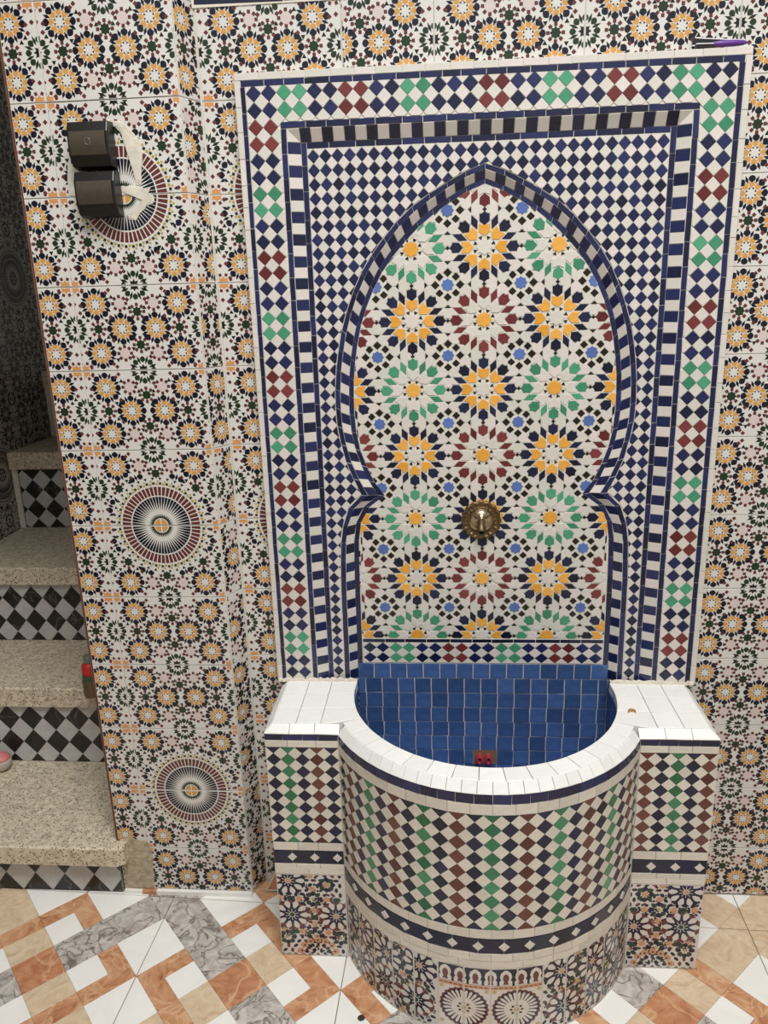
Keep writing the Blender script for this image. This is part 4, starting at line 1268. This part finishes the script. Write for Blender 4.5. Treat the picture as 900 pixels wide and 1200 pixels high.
# lion head as a relief over an ellipse
v = []; f = []; nr, na = 40, 72
for i in range(nr+1):
    for k in range(na):
        a = 2*pi*k/na; t = i/nr
        x = .034*t*cos(a); z = .036*t*sin(a)-.001
        sg = lambda q: 1/(1+math.exp(-max(-40, min(40, q))))
        h = .0105*sqrt(max(0, 1-t**3))
        h += .0115*sg((z-.0085-.25*abs(x))/.0011)*gauss(x, .03)              # forehead and brow shelf
        h -= .0035*sg(-(z-.006)/.002)*(gauss(x-.015, .007)+gauss(x+.015, .007))*gauss(z+.003, .010)   # eye hollows
        nw = .0042+.0022*max(0, min(1, (.012-z)/.034))
        h += .0165*math.exp(-(abs(x)/(nw*1.35))**4)*sg((z+.0245)/.0009)*sg(-(z-.014)/.002)*(.62+.38*max(0, min(1, (.014-z)/.034)))   # nose and muzzle
        h += .005*gauss(hypot(x*.8, z+.024), .009)
        h *= (1-t**8)
        v.append((x, -h, z))
for i in range(nr):
    for k in range(na): f.append((i*na+k, i*na+(k+1) % na, (i+1)*na+(k+1) % na, (i+1)*na+k))
obj('lion_head', mesh('lion_head', v, f, 'brass_polished', smooth=True), spout, Matrix.Translation((-.004, D2-.0042, 1.171)))
v, f = lathe([(.0045, 0), (.0055, .001), (.0055, .010), (.0038, .0105), (.0036, .004)], 20)
obj('mouth', mesh('mouth', v, f, 'dark_hole'), spout, Matrix.Translation((-.004, D2-.0205, 1.1465)) @ Matrix.Rotation(radians(112), 4, 'X') @ Matrix.Diagonal((1.15, .8, 1, 1)))

# ================================================================== SMALL THINGS
def switch(zc, label, xo, ring):
    t = thing('light_switch', label, 'switch', (-.895+xo, PIER_Y, zc), group='surface switches on the pier')
    x, hw, hh = -.895+xo, .0475, .0505
    y1 = PIER_Y-.0012
    # housing: wedge section, deeper in the middle
    P = [(y1, -hh), (y1-.030, -hh+.004), (y1-.043, -hh*.45), (y1-.043, hh*.5), (y1-.034, hh-.003), (y1, hh)]
    v = [(x-hw, y, zc+z) for y, z in P]+[(x+hw, y, zc+z) for y, z in P]; n = len(P)
    f = [tuple(range(n)), tuple(reversed(range(n, 2*n)))]+[(i, n+i, n+(i+1) % n, (i+1) % n) for i in range(n)]
    me = mesh('housing', v, f, 'switch_black')
    ho = obj('housing', me, t); bv = ho.modifiers.new('b', 'BEVEL'); bv.width = .0025; bv.segments = 2
    # rocker: bowed plate
    v = []; f = []; m = 8
    for k in range(m+1):
        s = k/m; z = zc-hh*.46+(hh*.46+hh*.52)*s; y = y1-.0435-.0035*sin(pi*s)
        v += [(x-hw*.87, y, z), (x+hw*.87, y, z), (x-hw*.87, y1-.042, z), (x+hw*.87, y1-.042, z)]
    for k in range(m):
        a = 4*k; f += [(a, a+1, a+5, a+4), (a+2, a, a+4, a+6), (a+1, a+3, a+7, a+5)]
    f += [(0, 2, 3, 1), (4*m, 4*m+1, 4*m+3, 4*m+2)]
    rk = obj('rocker', mesh('rocker', v, f, 'switch_bronze'), t, label='bronze grey rocker')
    if ring:
        v = []; f = []; nn, mm = 28, 8
        for i in range(nn):
            a = 2*pi*i/nn
            for j in range(mm):
                b = 2*pi*j/mm; r = .0062+.0009*cos(b)
                v.append((x+.001+r*cos(a), y1-.0468+.0009*sin(b), zc+.004+r*1.15*sin(a)))
        for i in range(nn):
            for j in range(mm): f.append((i*mm+j, ((i+1) % nn)*mm+j, ((i+1) % nn)*mm+(j+1) % mm, i*mm+(j+1) % mm))
        obj('ring_mark', mesh('ring_mark', v, f, 'switch_mark', smooth=True), rk)
switch(2.092, 'upper black surface switch on the tiled pier, small ring marked on its bronze rocker', -.001, True)
switch(1.988, 'lower black surface switch on the tiled pier, plain bronze rocker without a ring', .001, False)

tool = thing('slim_tool', 'slim purple and black tool lying on the top ledge of the mosaic panel', 'tool', (.50, .012, 2.238))
zb = 2.2385
for k, (zo, yo, m) in enumerate(((0.0, .006, 'black_plastic'), (.0115, .014, 'black_plastic'))):
    sh = .0105 if k == 1 else .0085
    P = [(.448-.004*k, zo), (.515, zo+.002-.004*k), (.515, zo+.006-.004*k), (.448-.004*k+.004, zo+sh)]
    v = [(x, yo-.005, zb+z) for x, z in P]+[(x, yo+.004, zb+z) for x, z in P]
    arm = obj('arm', mesh('arm', v, [(0, 1, 2, 3), (7, 6, 5, 4), (0, 4, 5, 1), (1, 5, 6, 2), (2, 6, 7, 3), (3, 7, 4, 0)], m), tool)
    P = [(.450, zo+sh-.0012), (.548, zo+.0052-.005*k), (.548, zo+.0072-.005*k), (.450, zo+sh+.0006)]
    v = [(x, yo-.0062, zb+z) for x, z in P]+[(x, yo+.003, zb+z) for x, z in P]
    obj('white_edge', mesh('white_edge', v, [(0, 1, 2, 3), (7, 6, 5, 4), (0, 4, 5, 1), (1, 5, 6, 2), (2, 6, 7, 3), (3, 7, 4, 0)], 'white_plastic'), arm, label='white edge')
v, f = lathe([(.0026, 0), (.0055, .003), (.0064, .02), (.0064, .045), (.005, .064), (.002, .072)], 14)
obj('handle', mesh('handle', v, f, 'purple_plastic', smooth=True), tool, Matrix.Translation((.486, .0035, zb+.0064)) @ Matrix.Rotation(pi/2, 4, 'Y') @ Matrix.Rotation(.0, 4, 'X'), label='purple handle')

bt = thing('small_bottle', 'small brown bottle with red and green label on second stair tread, half behind the pier', 'bottle', (-1.272, .300, .488))
MB_ = Matrix.Translation((-1.272, .300, .4885))
v, f = lathe([(.026, 0), (.029, .004), (.029, .058), (.027, .062)], 24); obj('body', mesh('body', v, f, 'bottle_glass', smooth=False), bt, MB_)
v, f = lathe([(.0262, .062), (.0262, .078), (.0255, .079)], 24); obj('label_band', mesh('label_band', v, f, 'label_green'), bt, MB_, label='dark green band')
v, f = lathe([(.0235, .079), (.0255, .084), (.0245, .112), (.018, .120)], 24); obj('shoulder', mesh('shoulder', v, f, 'label_red'), bt, MB_, label='bright red upper part')
v, f = lathe([(.011, .120), (.0165, .122), (.0165, .142), (.014, .145)], 20); obj('cap', mesh('cap', v, f, 'cap_grey'), bt, MB_, label='grey green cap')

bl = thing('ball', 'small pale ball with a pink top on lowest stair tread, at the left edge', 'ball', (-1.640, .30, .191))
def hemi(z0, z1, r, n=10, m=24):
    return lathe([(max(.0005, r*cos(a)), r*sin(a)) for a in [z0+(z1-z0)*k/n for k in range(n+1)]], m)
v, f = hemi(-pi/2+.01, .35, .034); obj('ball_body', mesh('ball_body', v, f, 'ball_grey', smooth=True), bl, Matrix.Translation((-1.640, .30, .191+.034)))
v, f = hemi(.35, pi/2-.01, .034); obj('ball_top', mesh('ball_top', v, f, 'ball_pink', smooth=True), bl, Matrix.Translation((-1.640, .30, .191+.034)), label='pink top')

# dry curled peel on the right bench
v = []; f = []; nn = 14
for i in range(nn+1):
    a = -.6+4.2*i/nn; r = .0075*(1-.25*i/nn); w = .0045*sin(pi*(i+.6)/(nn+1.2))
    for q in (-1, 1):
        v.append((r*cos(a)*1.3, r*sin(a)+q*w*.4, .0046+q*w*.8))
for i in range(nn): f.append((2*i, 2*i+1, 2*i+3, 2*i+2))
pl = obj('dried_peel', mesh('dried_peel', v, f, 'peel'), None, Matrix.Translation((.367, -.156, CT+.0028)), label='tiny curled brown dried peel lying on the white top of the right bench', category='debris')
sd = pl.modifiers.new('s', 'SOLIDIFY'); sd.thickness = .0012
# dark crumb on the floor at the drum's foot
import bmesh
bm = bmesh.new(); bmesh.ops.create_icosphere(bm, subdivisions=2, radius=.007)
rnd = random.Random(3)
for w in bm.verts: w.co = Vector((w.co.x*1.25*(1+rnd.uniform(-.2, .2)), w.co.y*(1+rnd.uniform(-.2, .2)), w.co.z*.7*(1+rnd.uniform(-.2, .2))))
me = bpy.data.meshes.new('crumb'); bm.to_mesh(me); bm.free(); me.materials.append(MATS['crumb_brown'])
obj('crumb', me, None, Matrix.Translation((-.318, -.425, .0048)), label='dark brown crumb on the floor at the left foot of the round basin', category='debris')
# marble offcut leaning in the corner
P = [(-.655, .001), (-.606, .001), (-.608, .07), (-.618, .072)]
fr = Frame((0, .008, 0), (1, 0.02, 0), (0, .12, 1))
off = thing('marble_offcut', 'triangular brown marble offcut leaning in the corner between pier and left bench', 'offcut', (-.63, .0, 0))
v, f = prism(ccw(P), .004, .001, .006); obj('slab', mesh('slab', v, f, 'brown_onyx'), off, fr.M(0, 0, .006))
for a, b in zip(P, P[1:]+P[:1]):
    d = Vector((b[0]-a[0], b[1]-a[1])); L = d.length; d /= L; nrm = Vector((-d.y, d.x))
    q = [a, b, (b[0]+nrm.x*.005, b[1]+nrm.y*.005), (a[0]+nrm.x*.005, a[1]+nrm.y*.005)]
    v, f = prism(ccw(q), .0052, .0005, .0); obj('pale_edge', mesh('pale_edge', v, f, 'plaster'), off, fr.M(0, 0, .0062), label='pale mortar edge')
